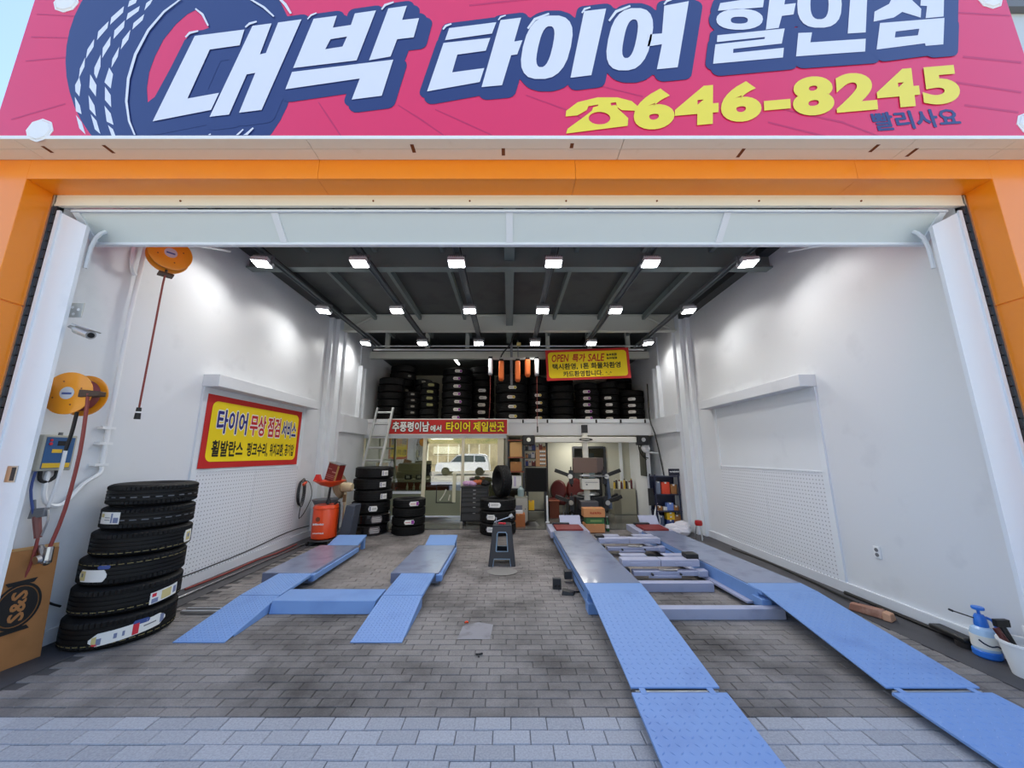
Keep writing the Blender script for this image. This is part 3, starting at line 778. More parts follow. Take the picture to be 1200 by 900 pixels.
# ------------------------------------------------------------------ ceiling channels and floodlights
RAIL_M = mat('grey_channel', (96, 102, 104), 0.45)
LENS = mat('lit_lens', (255, 255, 255), 0.4, emit=((255, 255, 252), 14))
pos_word = ['leftmost', 'second from left', 'third from left', 'third from right', 'second from right', 'rightmost']
rail0 = None
for k in range(6):
    x = -0.06 + (k - 2.5) * 1.33
    t = thing('ceiling_channel', 'grey steel lamp channel under the ceiling, ' + pos_word[k] + ' of six', 'rail', (x, 2.95, 4.30), group='lamp channels under the ceiling')
    if rail0 is None:
        rail0 = (MB().box(-.045, .045, 0, 6.0, 0.035, 0.03).box(-.045, -.035, 0, 6.0, 0, .05).box(.035, .045, 0, 6.0, 0, .05).mesh('channel', RAIL_M, False),
                 MB().cyl((0.06, 0, 0.03), (0.06, 6.0, 0.03), 0.009, n=6).mesh('wire', BLACK))
    obj('channel', rail0[0], None, t)
    obj('wire', rail0[1], None, t)
lamp_parts = None
row_word = ['front row nearest the door', 'middle row', 'rear row by the loft']
for j, (y, z) in enumerate(((4.59, 4.27), (6.27, 4.27), (8.25, 4.27))):
    for k in range(6):
        x = -0.06 + (k - 2.5) * 1.33
        t = thing('floodlight', 'lit white LED floodlight, ' + pos_word[k] + ' in the ' + row_word[j], 'lamp', (x, y, z), group='floodlights under the ceiling')
        t.rotation_euler = (R(-12), R(5 if k == 0 else -5 if k == 5 else 0), 0)
        if lamp_parts is None:
            b = MB().box(-.13, -.12, -.02, .02, -.10, .03).box(.12, .13, -.02, .02, -.10, .03).box(-.13, .13, -.02, .02, .02, .03).cyl((0, 0, .02), (0, 0, .06), .03)
            h = MB().box(-.115, .115, -.08, .08, -.115, -.06)
            for q in range(7):
                h.box(-.10 + q * .03, -.095 + q * .03, -.07, .07, -.06, -.03)
            l = MB().box(-.10, .10, -.066, .066, -.122, -.1155)
            lamp_parts = (b.mesh('bracket', MIDGREY, False), h.mesh('housing', FOAM, False), l.mesh('lens', LENS, False))
            ld = bpy.data.lights.new('lamp_light', 'AREA')
            ld.shape = 'RECTANGLE'
            ld.size, ld.size_y = 0.2, 0.14
            ld.energy = LAMP_WATTS
            ld.color = (1.0, 0.985, 0.95)
            ld.spread = R(140)
        for nm, me in zip(('bracket', 'housing', 'lens'), lamp_parts):
            pt_ = obj(nm, me, None, pt_ if nm == 'lens' else t)
        lo = bpy.data.objects.new('lamp_light', ld)
        COL.objects.link(lo)
        lo.parent = t
        lo.location = (0, 0, -0.13)
tl = thing('tube_light', 'lit fluorescent tube hanging above the tires in the loft', 'lamp', (-1.55, 10.1, 4.20))
obj('tube', MB().cyl((-.06, -.3, .09), (.06, .3, .0), .025, n=10), mat('lit_tube', (255, 255, 250), 0.4, emit=((255, 255, 250), 8)), tl)
obj('tray', MB().box(-.04, .04, -.34, .34, .10, .13), FOAM, tl)
# unseen fill panels added to brighten the rooms under the loft
for x, y, nm in ((1.9, 9.95, 'rear workshop'), (-2.0, 10.9, 'glazed office')):
    t = thing('fill_panel', 'added unseen fill panel under the soffit of the ' + nm, 'lamp', (x, y, 2.04))
    obj('panel_frame', MB().box(-.32, .32, -.17, .17, -.0, .02), FOAM, t)
    obj('diffuser', MB().box(-.30, .30, -.15, .15, -.006, -.0005), mat('fill_diffuser', (255, 255, 255), 0.4, emit=((255, 250, 235), 5)) if x > 0 else MATS['fill_diffuser'], t)
    ld2 = bpy.data.lights.new('fill_light', 'AREA')
    ld2.shape = 'RECTANGLE'
    ld2.size, ld2.size_y = .6, .3
    ld2.energy = 10 if x > 0 else 6
    ld2.color = (1, .97, .88)
    lo = bpy.data.objects.new('fill_light', ld2)
    COL.objects.link(lo)
    lo.parent = t
    lo.location = (0, 0, -.01)

# ------------------------------------------------------------------ banners
def rounded(w, h, r, n=5):
    o = []
    for cx, cy, a in ((w - r, r, -90), (w - r, h - r, 0), (r, h - r, 90), (r, r, 180)):
        for k in range(n + 1):
            t = R(a + 90 * k / n)
            o.append((cx + r * math.cos(t), cy + r * math.sin(t)))
    return o
def cloth(fr, w, h, m, parent, name, amp=0.004):
    mb = MB()
    nx, ny = 24, 8
    vs = [fr @ Vector((w * i / nx, h * j / ny, 0.012 + amp * math.sin(i * 0.9 + j * .7))) for j in range(ny + 1) for i in range(nx + 1)]
    vs += [fr @ Vector((w * i / nx, h * j / ny, 0.004)) for j in range(ny + 1) for i in range(nx + 1)]
    N = (nx + 1) * (ny + 1)
    fs = []
    for j in range(ny):
        for i in range(nx):
            a = j * (nx + 1) + i
            fs += [(a, a + 1, a + nx + 2, a + nx + 1), (N + a, N + a + nx + 1, N + a + nx + 2, N + a + 1)]
    mb.add(vs, fs)
    return obj(name, mb, m, parent)
def lift_frame(fr, d, x=0, y=0):
    return fr @ Matrix.Translation((x, y, d))

# banner on the left wall
bl = thing('service_banner', 'yellow and red service banner on the left wall board', 'banner', (-3.952, 4.69, 1.415))
F = frame_left(0, 0, 0)
cloth(F, 2.18, 0.965, BAN_RED, bl, 'banner_cloth', 0.003)
mb = MB()
mb.poly([(a + .09, b + .085) for a, b in rounded(2.0, 0.80, 0.09)], None, lambda a, b: F @ Vector((a, b, 0.0165)))
obj('yellow_field', mb, BAN_YEL, bl, smooth=False)
G = lambda x, y: lift_frame(F, 0.017, x, y)
text('타이어', [BAN_BLUE, BAN_WHITE], bl, G(0.20, 0.46), 0.57, 0.33, 0.03, outline=0.05)
text('무상', [BAN_RED, BAN_WHITE], bl, G(0.83, 0.46), 0.36, 0.32, 0.03, outline=0.05)
text('점검', [BAN_RED, BAN_WHITE], bl, G(1.24, 0.46), 0.33, 0.32, 0.03, outline=0.05)
text('서비스', [BAN_BLUE, BAN_WHITE], bl, G(1.62, 0.46), 0.42, 0.30, 0.03, outline=0.05)
text('휠발란스', BAN_BLACK, bl, G(0.17, 0.15), 0.58, 0.22, 0.03)
text('펑크수리,', BAN_BLACK, bl, G(0.83, 0.14), 0.48, 0.22, 0.03)
text('위치교환,', BAN_BLACK, bl, G(1.36, 0.14), 0.37, 0.22, 0.03)
text('공기압', BAN_BLACK, bl, G(1.76, 0.15), 0.27, 0.21, 0.03)
# banner hung in front of the loft
bs = thing('sale_banner', 'yellow and red OPEN SALE banner hung above the loft tires', 'banner', (0.94, 8.92, 3.40))
F = frame_front(0, 0, 0, 0.037)
cloth(F, 2.12, 0.79, BAN_RED, bs, 'banner_cloth', 0.004)
mb = MB()
mb.poly([(a + .06, b + .06) for a, b in rounded(1.99, 0.67, 0.08)], None, lambda a, b: F @ Vector((a, b, 0.018)))
obj('yellow_field', mb, BAN_YEL, bs, smooth=False)
G = lambda x, y: lift_frame(F, 0.0185, x, y)
text('OPEN', BAN_RED, bs, G(0.15, 0.47), 0.44, 0.20, 0.02, shear=0.25)
text('특가', BAN_RED, bs, G(0.67, 0.46), 0.34, 0.21, 0.03, shear=0.2)
text('SALE', BAN_RED, bs, G(1.06, 0.46), 0.44, 0.20, 0.02, shear=0.25)
blur_print(BAN_BLACK, bs, G(1.55, 0.585), 0.27, 0.075, 4)
blur_print(BAN_BLACK, bs, G(1.55, 0.495), 0.27, 0.07, 4)
text('택시환영, 1톤 화물차환영', BAN_BLACK, bs, G(0.16, 0.265), 1.72, 0.165, 0.03)
text('카드환영합니다.', BAN_BLACK, bs, G(0.42, 0.08), 1.0, 0.15, 0.03)
text('^_^', BAN_BLACK, bs, G(1.48, 0.11), 0.16, 0.07, 0.02)
mb = MB()
mb.tube([(0.05, 0, .79), (0.02, .08, .95)], .004, 5).tube([(2.05, 0, .86), (2.0, .08, .96)], .004, 5)
obj('tie_cord', mb, BAN_WHITE, bs)
# banner along the loft front
bf = thing('loft_banner', 'long narrow red banner with white and yellow lettering on the loft edge', 'banner', (-3.13, 9.37, 2.085))
F = frame_front(0, 0, 0)
cloth(F, 3.10, 0.41, BAN_WHITE, bf, 'banner_cloth', 0.001)
mb = MB()
mb.poly([(.03, .02), (3.07, .02), (3.07, .385), (.03, .385)], None, lambda a, b: F @ Vector((a, b, 0.0145)))
obj('red_field', mb, BAN_RED, bf, smooth=False)
G = lambda x, y: lift_frame(F, 0.0148, x, y)
text('추풍령이남', [BAN_WHITE, BAN_BLACK], bf, G(0.12, 0.075), 0.95, 0.26, 0.03, outline=0.06)
text('에서', [BAN_WHITE, BAN_BLACK], bf, G(1.10, 0.075), 0.28, 0.17, 0.03, outline=0.06)
text('타이어', [BAN_YEL, BAN_BLACK], bf, G(1.50, 0.075), 0.62, 0.26, 0.03, outline=0.06)
text('제일싼곳', [BAN_YEL, BAN_BLACK], bf, G(2.20, 0.075), 0.80, 0.26, 0.03, outline=0.06)

# ------------------------------------------------------------------ tires
def tire_profile(rad, wid, ri, grooves=4):
    w = wid / 2
    pr = [(ri, -w * .60), (ri + .02, -w * .86), (ri + (rad - ri) * .5, -w), (rad - .035, -w * .96), (rad - .010, -w * .84)]
    span = 1.5 * w
    z = -span / 2
    pr.append((rad, z))
    for k in range(grooves):
        zc = -span / 2 + span * (k + 1) / (grooves + 1)
        pr += [(rad, zc - .005), (rad - .009, zc - .003), (rad - .009, zc + .003), (rad, zc + .005)]
    pr.append((rad, span / 2))
    pr += [(rad - .010, w * .84), (rad - .035, w * .96), (ri + (rad - ri) * .5, w), (ri + .02, w * .86), (ri, w * .60)]
    return pr
def tire_mb(rad, wid, ri, n, blocks):
    pr = tire_profile(rad, wid, ri)
    m = len(pr)
    def wob(i, j, r, t):
        if blocks and r > rad - .012 and 4 <= j <= m - 5:
            edge = j <= 6 or j >= m - 7
            if edge and i % 2 == 0:
                return r - .013, t
            if not edge:
                return r, t + (0.006 if i % 2 else -0.006) * math.sin(j * 1.3)
        return r, t
    return MB().lathe(pr, n, c=(0, 0, wid / 2), wob=wob, closed=True)
TIRE_MESH = {}
def tire(rad, wid, ri, loc, label, group, n=56, blocks=True, m=None, rz=0):
    key = (rad, wid, ri, n, blocks, (m or RUBBER).name)
    if key not in TIRE_MESH:
        TIRE_MESH[key] = tire_mb(rad, wid, ri, n, blocks).mesh('tire', m or RUBBER)
    o = obj('tire', TIRE_MESH[key])
    o.location = loc
    o.rotation_euler = (0, 0, rz)
    return tag(o, label, 'tire', group)
def sticker(par, rad, zc, ang, arc, h, mats, name='sticker', slant=0.0, rounded_=True, bits=()):
    """paper label bent round the tread; ang is the direction in world XY, arc the width in metres; bits = (u0,u1,v0,v1,mat index)"""
    mb = MB()
    a0 = ang - arc / rad / 2
    def pt(u, v, d):
        t = a0 + u * arc / rad
        e = 1.0
        if rounded_:
            q = abs(u - .5) * 2
            e = math.sqrt(max(0.05, 1 - max(0, (q - .80) / .20) ** 2)) if q > .8 else 1.0
        return ((rad + d) * math.cos(t), (rad + d) * math.sin(t), zc + (v - .5) * h * e + slant * (u - .5) * arc)
    N = 10
    us = [k / N for k in range(N + 1)]
    vs = [pt(u, 0, .003) for u in us] + [pt(u, 1, .003) for u in us] + [pt(u, 0, -.004) for u in us] + [pt(u, 1, -.004) for u in us]
    n = N + 1
    fs = []
    for k in range(N):
        fs += [(k, k + 1, n + k + 1, n + k), (2 * n + k, k, n + k, 3 * n + k), (k, 2 * n + k, 2 * n + k + 1, k + 1), (n + k, n + k + 1, 3 * n + k + 1, 3 * n + k)]
    mb.add(vs, fs)
    for (u0, u1, v0, v1, mi) in bits:
        mb.k = mi
        K = 4
        w = [u0 + (u1 - u0) * k / K for k in range(K + 1)]
        mb.add([pt(u, v0, .004) for u in w] + [pt(u, v1, .004) for u in w], [(k, k + 1, K + 2 + k, K + 1 + k) for k in range(K)])
        mb.k = 0
    return obj(name, mb, mats, par, smooth=False)
def dash_ring(par, rad, z, m, dash=40, duty=.7, h=.004):
    mb = MB()
    for k in range(dash):
        t0, t1 = 2 * PI * k / dash, 2 * PI * (k + duty) / dash
        mb.add([(rad * math.cos(t0), rad * math.sin(t0), z), (rad * math.cos(t1), rad * math.sin(t1), z), (rad * math.cos(t1), rad * math.sin(t1), z + h), (rad * math.cos(t0), rad * math.sin(t0), z + h)], [(0, 1, 2, 3)])
    o = obj('printed_line', mb, m, par, smooth=False)
    o['kind'] = 'stuff'
    return o
LINE_Y = mat('faded_yellow_line', (150, 136, 90), 0.7)
LINE_G = mat('faded_grey_line', (96, 98, 102), 0.7)
SM = [PAPER, PURPLE, mat('muted_gold_print', (206, 190, 130), .6), REDP, mat('muted_blue_print', (120, 128, 158), .6), mat('grey_print', (110, 110, 112), .6)]
# the big stack by the left wall: bottom to top
g = 'tires stacked by the left wall'
z = 0.0
FACE = math.atan2(-3.68, 3.57)                                        # towards the opening
spec = [
    (.375, .245, 'big black tire at the bottom of the left wall stack, long paper label', 0.0, 0.0),
    (.370, .232, 'black tire second from bottom in left wall stack, yellow-white label at right', .0, .02),
    (.362, .226, 'black tire third from bottom in left wall stack, white label at left', .0, .03),
    (.352, .216, 'black tire third from top in left wall stack, round label at far right', .02, .05),
    (.335, .200, 'narrower black tire second from top in left wall stack, blue-white label', .03, .06),
    (.330, .196, 'narrow black tire on top of the left wall stack, no paper label', .035, .065)]
for k, (rad, wid, lab, dx, dy) in enumerate(spec):
    t = tire(rad, wid, .215, (-3.56 + dx, 3.68 + dy, z), lab, g, n=120)
    bits = [(.05, .16, .2, .8, 2), (.03, .2, .1, .3, 4)]
    if k == 0:
        sticker(t, rad, wid * .45, FACE + .18, .50, .095, SM, slant=.10, bits=[(.04, .10, .2, .8, 2), (.10, .16, .1, .6, 4), (.05, .12, .05, .25, 3), (.52, .60, .06, .94, 3), (.66, .84, .45, .55, 5), (.9, .97, .15, .9, 4), (.3, .34, .3, .7, 4), (.4, .43, .3, .7, 4)])
        sticker(t, rad, wid * .66, FACE + .35, .11, .035, [BLUEP], name='film_sticker')
        dash_ring(t, rad + .001, wid * .2, LINE_Y)
    if k == 1:
        sticker(t, rad, wid * .38, FACE + .72, .24, .095, SM, slant=.10, rounded_=False, bits=[(.05, .18, .6, .9, 3), (.05, .25, .05, .45, 4), (.35, .72, .1, .9, 2), (.8, .95, .2, .8, 4)])
        dash_ring(t, rad + .001, wid * .2, LINE_Y)
    if k == 2:
        sticker(t, rad, wid * .42, FACE - .80, .24, .095, SM, bits=[(.06, .3, .1, .9, 2), (.12, .2, .4, .7, 5)])
        sticker(t, rad, wid * .72, FACE - .55, .09, .03, [BLUEP], name='film_sticker')
        dash_ring(t, rad + .001, wid * .78, LINE_Y)
    if k == 3:
        sticker(t, rad, wid * .45, FACE + 1.10, .12, .11, SM, bits=[(.2, .75, .15, .85, 2), (.35, .6, .4, .7, 4)])
        dash_ring(t, rad + .001, wid * .16, LINE_Y)
    if k == 4:
        sticker(t, rad, wid * .55, FACE - .92, .20, .10, SM, rounded_=False, bits=[(.62, .70, .1, .9, 4), (.74, .95, .1, .55, 4), (.05, .25, .55, .85, 2), (.3, .58, .3, .36, 5), (.3, .58, .5, .56, 5)])
        dash_ring(t, rad + .001, wid * .42, LINE_G, 26, .6, .010)
    if k == 5:
        dash_ring(t, rad + .001, wid * .40, LINE_G, 24, .55, .010)
    z += wid + .002
# stack beside the ladder: four plain tires on two shrink-wrapped ones
g = 'tires stacked in front of the ladder'
z = .0
names = ['shrink-wrapped tire at the very bottom of the stack by the ladder', 'shrink-wrapped tire second from bottom of the stack by the ladder',
         'black tire directly on the wrapped tires below the ladder', 'black tire third from top in stack below the ladder',
         'black tire second from top in stack below the ladder', 'black tire topmost in stack below the ladder']
for k, lab in enumerate(names):
    wid = .205 if k < 2 else .228
    t = tire(.385, wid, .215, (-2.90 + (.02 if k % 2 else -.01), 7.98, z), lab, g, m=WRAP if k < 2 else None, blocks=k > 1)
    a = math.atan2(-7.98, 2.9)
    if k >= 2:
        sticker(t, .385, wid * .45, a + (.10 if k == 2 else .55), .17 if k == 2 else .14, .10, SM, rounded_=k == 2, bits=[(.1, .25, .1, .9, 4), (.4, .9, .55, .65, 5), (.4, .9, .3, .4, 5)])
    else:
        sticker(t, .386, wid * .5, a + .25, .22, .13, [mat('grey_wrapped_label', (120, 112, 112), .2) if k == 0 else MATS['grey_wrapped_label'], PAPER], bits=[(.1, .9, .2, .28, 1), (.1, .9, .45, .53, 1), (.1, .8, .7, .76, 1)])
    z += wid + .003
g = 'tires stacked before the office glass'
z = 0
for k, lab in enumerate(['black tire at the bottom of the four before the office glass', 'black tire with purple-ended label, second from bottom before office glass', 'black tire without label, second from top before the office glass', 'black tire with purple-ended label topping the four before office glass']):
    t = tire(.335, .172, .20, (-2.10, 7.95, z), lab, g)
    a = math.atan2(-7.95, 2.1)
    if k in (1, 3):
        sticker(t, .335, .086, a + (.05 if k == 1 else .30), .20, .085, SM, bits=[(.68, .97, .1, .9, 1), (.1, .6, .4, .5, 3)])
    z += .175
g = 'tires by the tool cabinet'
z = 0
for k, lab in enumerate(['black tire at the bottom of three beside the tool cabinet', 'black tire in the middle of three beside the tool cabinet', 'black tire on top of three beside the tool cabinet, under the upright one']):
    t = tire(.375, .232, .20, (-0.24, 7.95, z), lab, g)
    a = math.atan2(-7.95, .24)
    sticker(t, .375, .125, a - (.40 if k < 2 else .20), .19 if k < 2 else .26, .095, SM, bits=[(.06, .12, .1, .9, 4), (.25, .8, .6, .68, 5), (.25, .8, .35, .42, 5)])
    z += .235
t = tire(.33, .235, .20, (0, 0, 0), 'black tire standing upright on top of three tires by the cabinet', g)
t.rotation_euler = (0, R(90), R(24))
t.location = (-0.27, 7.95, z + .33)
sticker(t, .33, .13, PI - .70, .20, .10, SM, bits=[(.1, .9, .6, .68, 4)])

# loft tires: stacks (u-order left to right); every tire an object
LT = []
def loft_stack(x, y, n, where, rad=.40, wid=.208, lean=0.0, stick=None, off=0.0, sw=.17, sh=.085, end=None, rows=None):
    g = 'tires stacked in the loft'
    for k in range(n):
        nm = 'topmost' if k == n - 1 else 'lowest' if k == 0 else ORD[k] + ' from bottom'
        t = tire(rad, wid, rad * .56, (x + random.uniform(-.012, .012) + lean * max(0, k - 4), y + random.uniform(-.01, .01), 2.451 + k * (wid + .002)),
                 'black loft tire, ' + nm + ' of ' + where, g, n=40, blocks=True)
        if stick and (rows is None or k in rows):
            a = math.atan2(-y, -x) + off + random.uniform(-.06, .06)
            mm = [stick, PURPLE, YELLOWP, INK]
            sticker(t, rad, wid * .5, a, sw, sh, mm, bits=([(.66, .97, .12, .88, end)] if end else []) + [(.12, .55, .42, .54, 3)])
GRAYP = mat('dim_label_paper', (150, 148, 138), 0.7)
loft_stack(-3.28, 9.98, 6, 'the far left stack behind the ladder top', .36, .20)
loft_stack(-3.28, 10.73, 8, 'the tall leaning stack at far left', .38, .215, lean=.03, stick=GRAYP, off=.45, sw=.1, sh=.06, rows=(1, 4, 6))
loft_stack(-2.70, 9.95, 5, 'the low stack right of the ladder', .22, .165, stick=GRAYP, off=.1, sw=.10, sh=.05, rows=(1, 2, 3, 4))
loft_stack(-2.58, 10.62, 7, 'the second stack right of the ladder', .27, .185, stick=GRAYP, off=.0, sw=.12, sh=.055)
loft_stack(-2.21, 9.95, 6, 'the stack left of the tube light', .255, .18, stick=mat('olive_label', (150, 150, 96), .7), off=.05, sw=.17, sh=.07, rows=(2, 3, 4, 5))
loft_stack(-1.46, 10.0, 7, 'the tall stack under the tube light', .415, .208, stick=PAPER, off=.03, end=1, sw=.20, sh=.08)
loft_stack(-0.82, 10.56, 8, 'the stack left of the hanging reels', .37, .205, stick=PAPER, off=.05, sw=.22, sh=.09, rows=(0, 1, 2, 3, 4))
loft_stack(0.06, 9.96, 5, 'the stack below the hanging reels', .44, .255, stick=PAPER, off=.03, end=2, sw=.22, sh=.085, rows=(0, 1, 2, 3))
loft_stack(0.81, 10.05, 6, 'the stack left of the sale banner', .29, .205, stick=PAPER, off=-.0, end=2, sw=.19, sh=.075, rows=(0, 1, 2, 3))
loft_stack(1.46, 10.02, 5, 'the unlabelled stack under the sale banner', .34, .20)
loft_stack(2.16, 10.0, 6, 'the purple-labelled stack under the banner', .33, .178, stick=PAPER, off=.02, end=1, sw=.20, sh=.08, rows=(0, 1, 2, 3, 4))
loft_stack(2.78, 10.05, 6, 'the white-labelled stack under the banner', .28, .185, stick=PAPER, off=-.05, sw=.19, sh=.075, rows=(0, 1, 2, 3))
loft_stack(3.40, 10.0, 5, 'the far right stack below the banner end', .32, .172, stick=PAPER, off=.02, sw=.20, sh=.075, rows=(0, 1, 2, 3))
loft_stack(3.30, 10.75, 7, 'the rear stack at far right', .36, .20)
loft_stack(0.62, 10.84, 7, 'the rear stack behind the hanging reels', .40, .205)
loft_stack(1.55, 10.84, 7, 'the rear stack behind the sale banner', .38, .205)
loft_stack(2.42, 10.84, 6, 'the rear stack between the banner stacks', .38, .20)

# ------------------------------------------------------------------ lifts
def lozenges(corners, step=.05, ln=.019, wd=.0065, hgt=.004, margin=.03):
    """raised diamond tread on the plate given by its four corners (front left, front right, back right, back left)"""
    a, b, c, d = (Vector(p) for p in corners)
    mb = MB()
    W, H = (b - a).length, (d - a).length
    nx, ny = int((W - 2 * margin) / step), int((H - 2 * margin) / step)
    nrm = (b - a).cross(d - a).normalized()
    ux, uy = (b - a).normalized(), (d - a).normalized()
    for j in range(ny + 1):
        for i in range(nx + 1):
            u, v = (margin + i * step) / W, (margin + j * step) / H
            if u > 1 or v > 1:
                continue
            p = a * (1 - u) * (1 - v) + b * u * (1 - v) + c * u * v + d * (1 - u) * v
            s = 1 if (i + j) % 2 else -1
            e = (ux + uy * s).normalized()
            f = (ux - uy * s).normalized()
            mb.add([p + e * ln, p + f * wd, p - e * ln, p - f * wd, p + nrm * hgt], [(0, 1, 4), (1, 2, 4), (2, 3, 4), (3, 0, 4)] if s < 0 else [(1, 0, 4), (2, 1, 4), (3, 2, 4), (0, 3, 4)])
    return mb
def plate(name, corners, th, m, parent, tread=None, skirt=0, bevel=.003):
    """sloping plate, corners are the top face; th its thickness; skirt = folded side edges reaching down by that much"""
    mb = MB()
    top = [Vector(p) for p in corners]
    mb.hexa([p - Vector((0, 0, th)) for p in top] + top)
    o = obj(name, mb, m, parent, bevel)
    if tread:
        t = obj('tread_pattern', lozenges(corners, tread), m, o, smooth=False)
        t['kind'] = 'stuff'
    return o

# low scissor lift on the left
ll = thing('scissor_lift', 'low blue scissor lift with two short ramps on the left of the shop', 'car lift', (-1.93, 5.2, 0))
def LP(*pts):
    return [(x + 1.93, y - 5.2, z) for x, y, z in pts]
for xr, xp, nm in (((-2.905, -2.455), (-3.09, -2.47), 'l'), ((-1.375, -.925), (-1.485, -.885), 'r')):
    plate('ramp', LP((xr[0], 3.49, .008), (xr[1], 3.49, .008), (xr[1] - .01, 4.25, .112), (xr[0] + .01, 4.25, .112)), .008, LIFT, ll, .035)
    obj('ramp_side', MB().hexa(LP((xr[1] - .006, 3.6, .0), (xr[1], 3.6, 0), (xr[1] - .01, 4.25, 0), (xr[1] - .016, 4.25, 0), (xr[1] - .006, 3.6, .02), (xr[1], 3.6, .02), (xr[1] - .01, 4.25, .104), (xr[1] - .016, 4.25, .104))), LIFT, ll)
    plate('ramp_flap', LP((xr[0] + .01, 4.258, .113), (xr[1] - .01, 4.258, .113), (xr[1] - .005, 4.92, .136), (xr[0] + .02, 4.92, .136)), .03, LIFT, ll, .035)
    obj('platform', MB().hexa(LP((xp[0], 4.90, .02), (xp[1], 4.90, .02), (xp[1], 6.30, .02), (xp[0], 6.30, .02), (xp[0], 4.90, .142), (xp[1], 4.90, .142), (xp[1], 6.30, .142), (xp[0], 6.30, .142))), LIFT_PLATE, ll, .006)
    obj('side_rail', MB().hexa(LP((xp[1], 4.95, .05), (xp[1] + .03, 4.95, .05), (xp[1] + .03, 6.28, .05), (xp[1], 6.28, .05), (xp[1], 4.95, .11), (xp[1] + .03, 4.95, .11), (xp[1] + .03, 6.28, .11), (xp[1], 6.28, .11))), LIFT, ll)
    obj('hinge_block', MB().hexa(LP((xp[1] - .03, 4.87, .05), (xp[1] + .045, 4.87, .05), (xp[1] + .045, 4.97, .05), (xp[1] - .03, 4.97, .05), (xp[1] - .03, 4.87, .125), (xp[1] + .045, 4.87, .125), (xp[1] + .045, 4.97, .125), (xp[1] - .03, 4.97, .125))), LIFT, ll, .006)
    plate('end_flap', LP((xp[0] + .10, 6.34, .135), (xp[1] - .02, 6.34, .135), (xp[1] - .02, 6.72, .215), (xp[0] + .10, 6.72, .215)), .03, LIFT, ll)
    obj('flap_leg', MB().hexa(LP((xp[1] - .08, 6.62, 0), (xp[1] - .03, 6.62, 0), (xp[1] - .03, 6.7, 0), (xp[1] - .08, 6.7, 0), (xp[1] - .08, 6.62, .17), (xp[1] - .03, 6.62, .17), (xp[1] - .03, 6.7, .17), (xp[1] - .08, 6.7, .17))), LIFT, ll)
obj('bridge', MB().hexa(LP((-2.45, 4.06, .0), (-1.39, 4.06, 0), (-1.38, 4.42, 0), (-2.45, 4.42, 0), (-2.45, 4.10, .112), (-1.385, 4.10, .112), (-1.38, 4.42, .118), (-2.45, 4.42, .118))), LIFT, ll, .005)
tag(obj('floor_channel', MB().box(-3.35, -2.86, 4.06, 4.10, 0.004, .03).box(-3.35, -2.86, 4.13, 4.16, 0.004, .03), STEEL), 'pair of thin steel floor channels between tire stack and left ramp', 'channel')

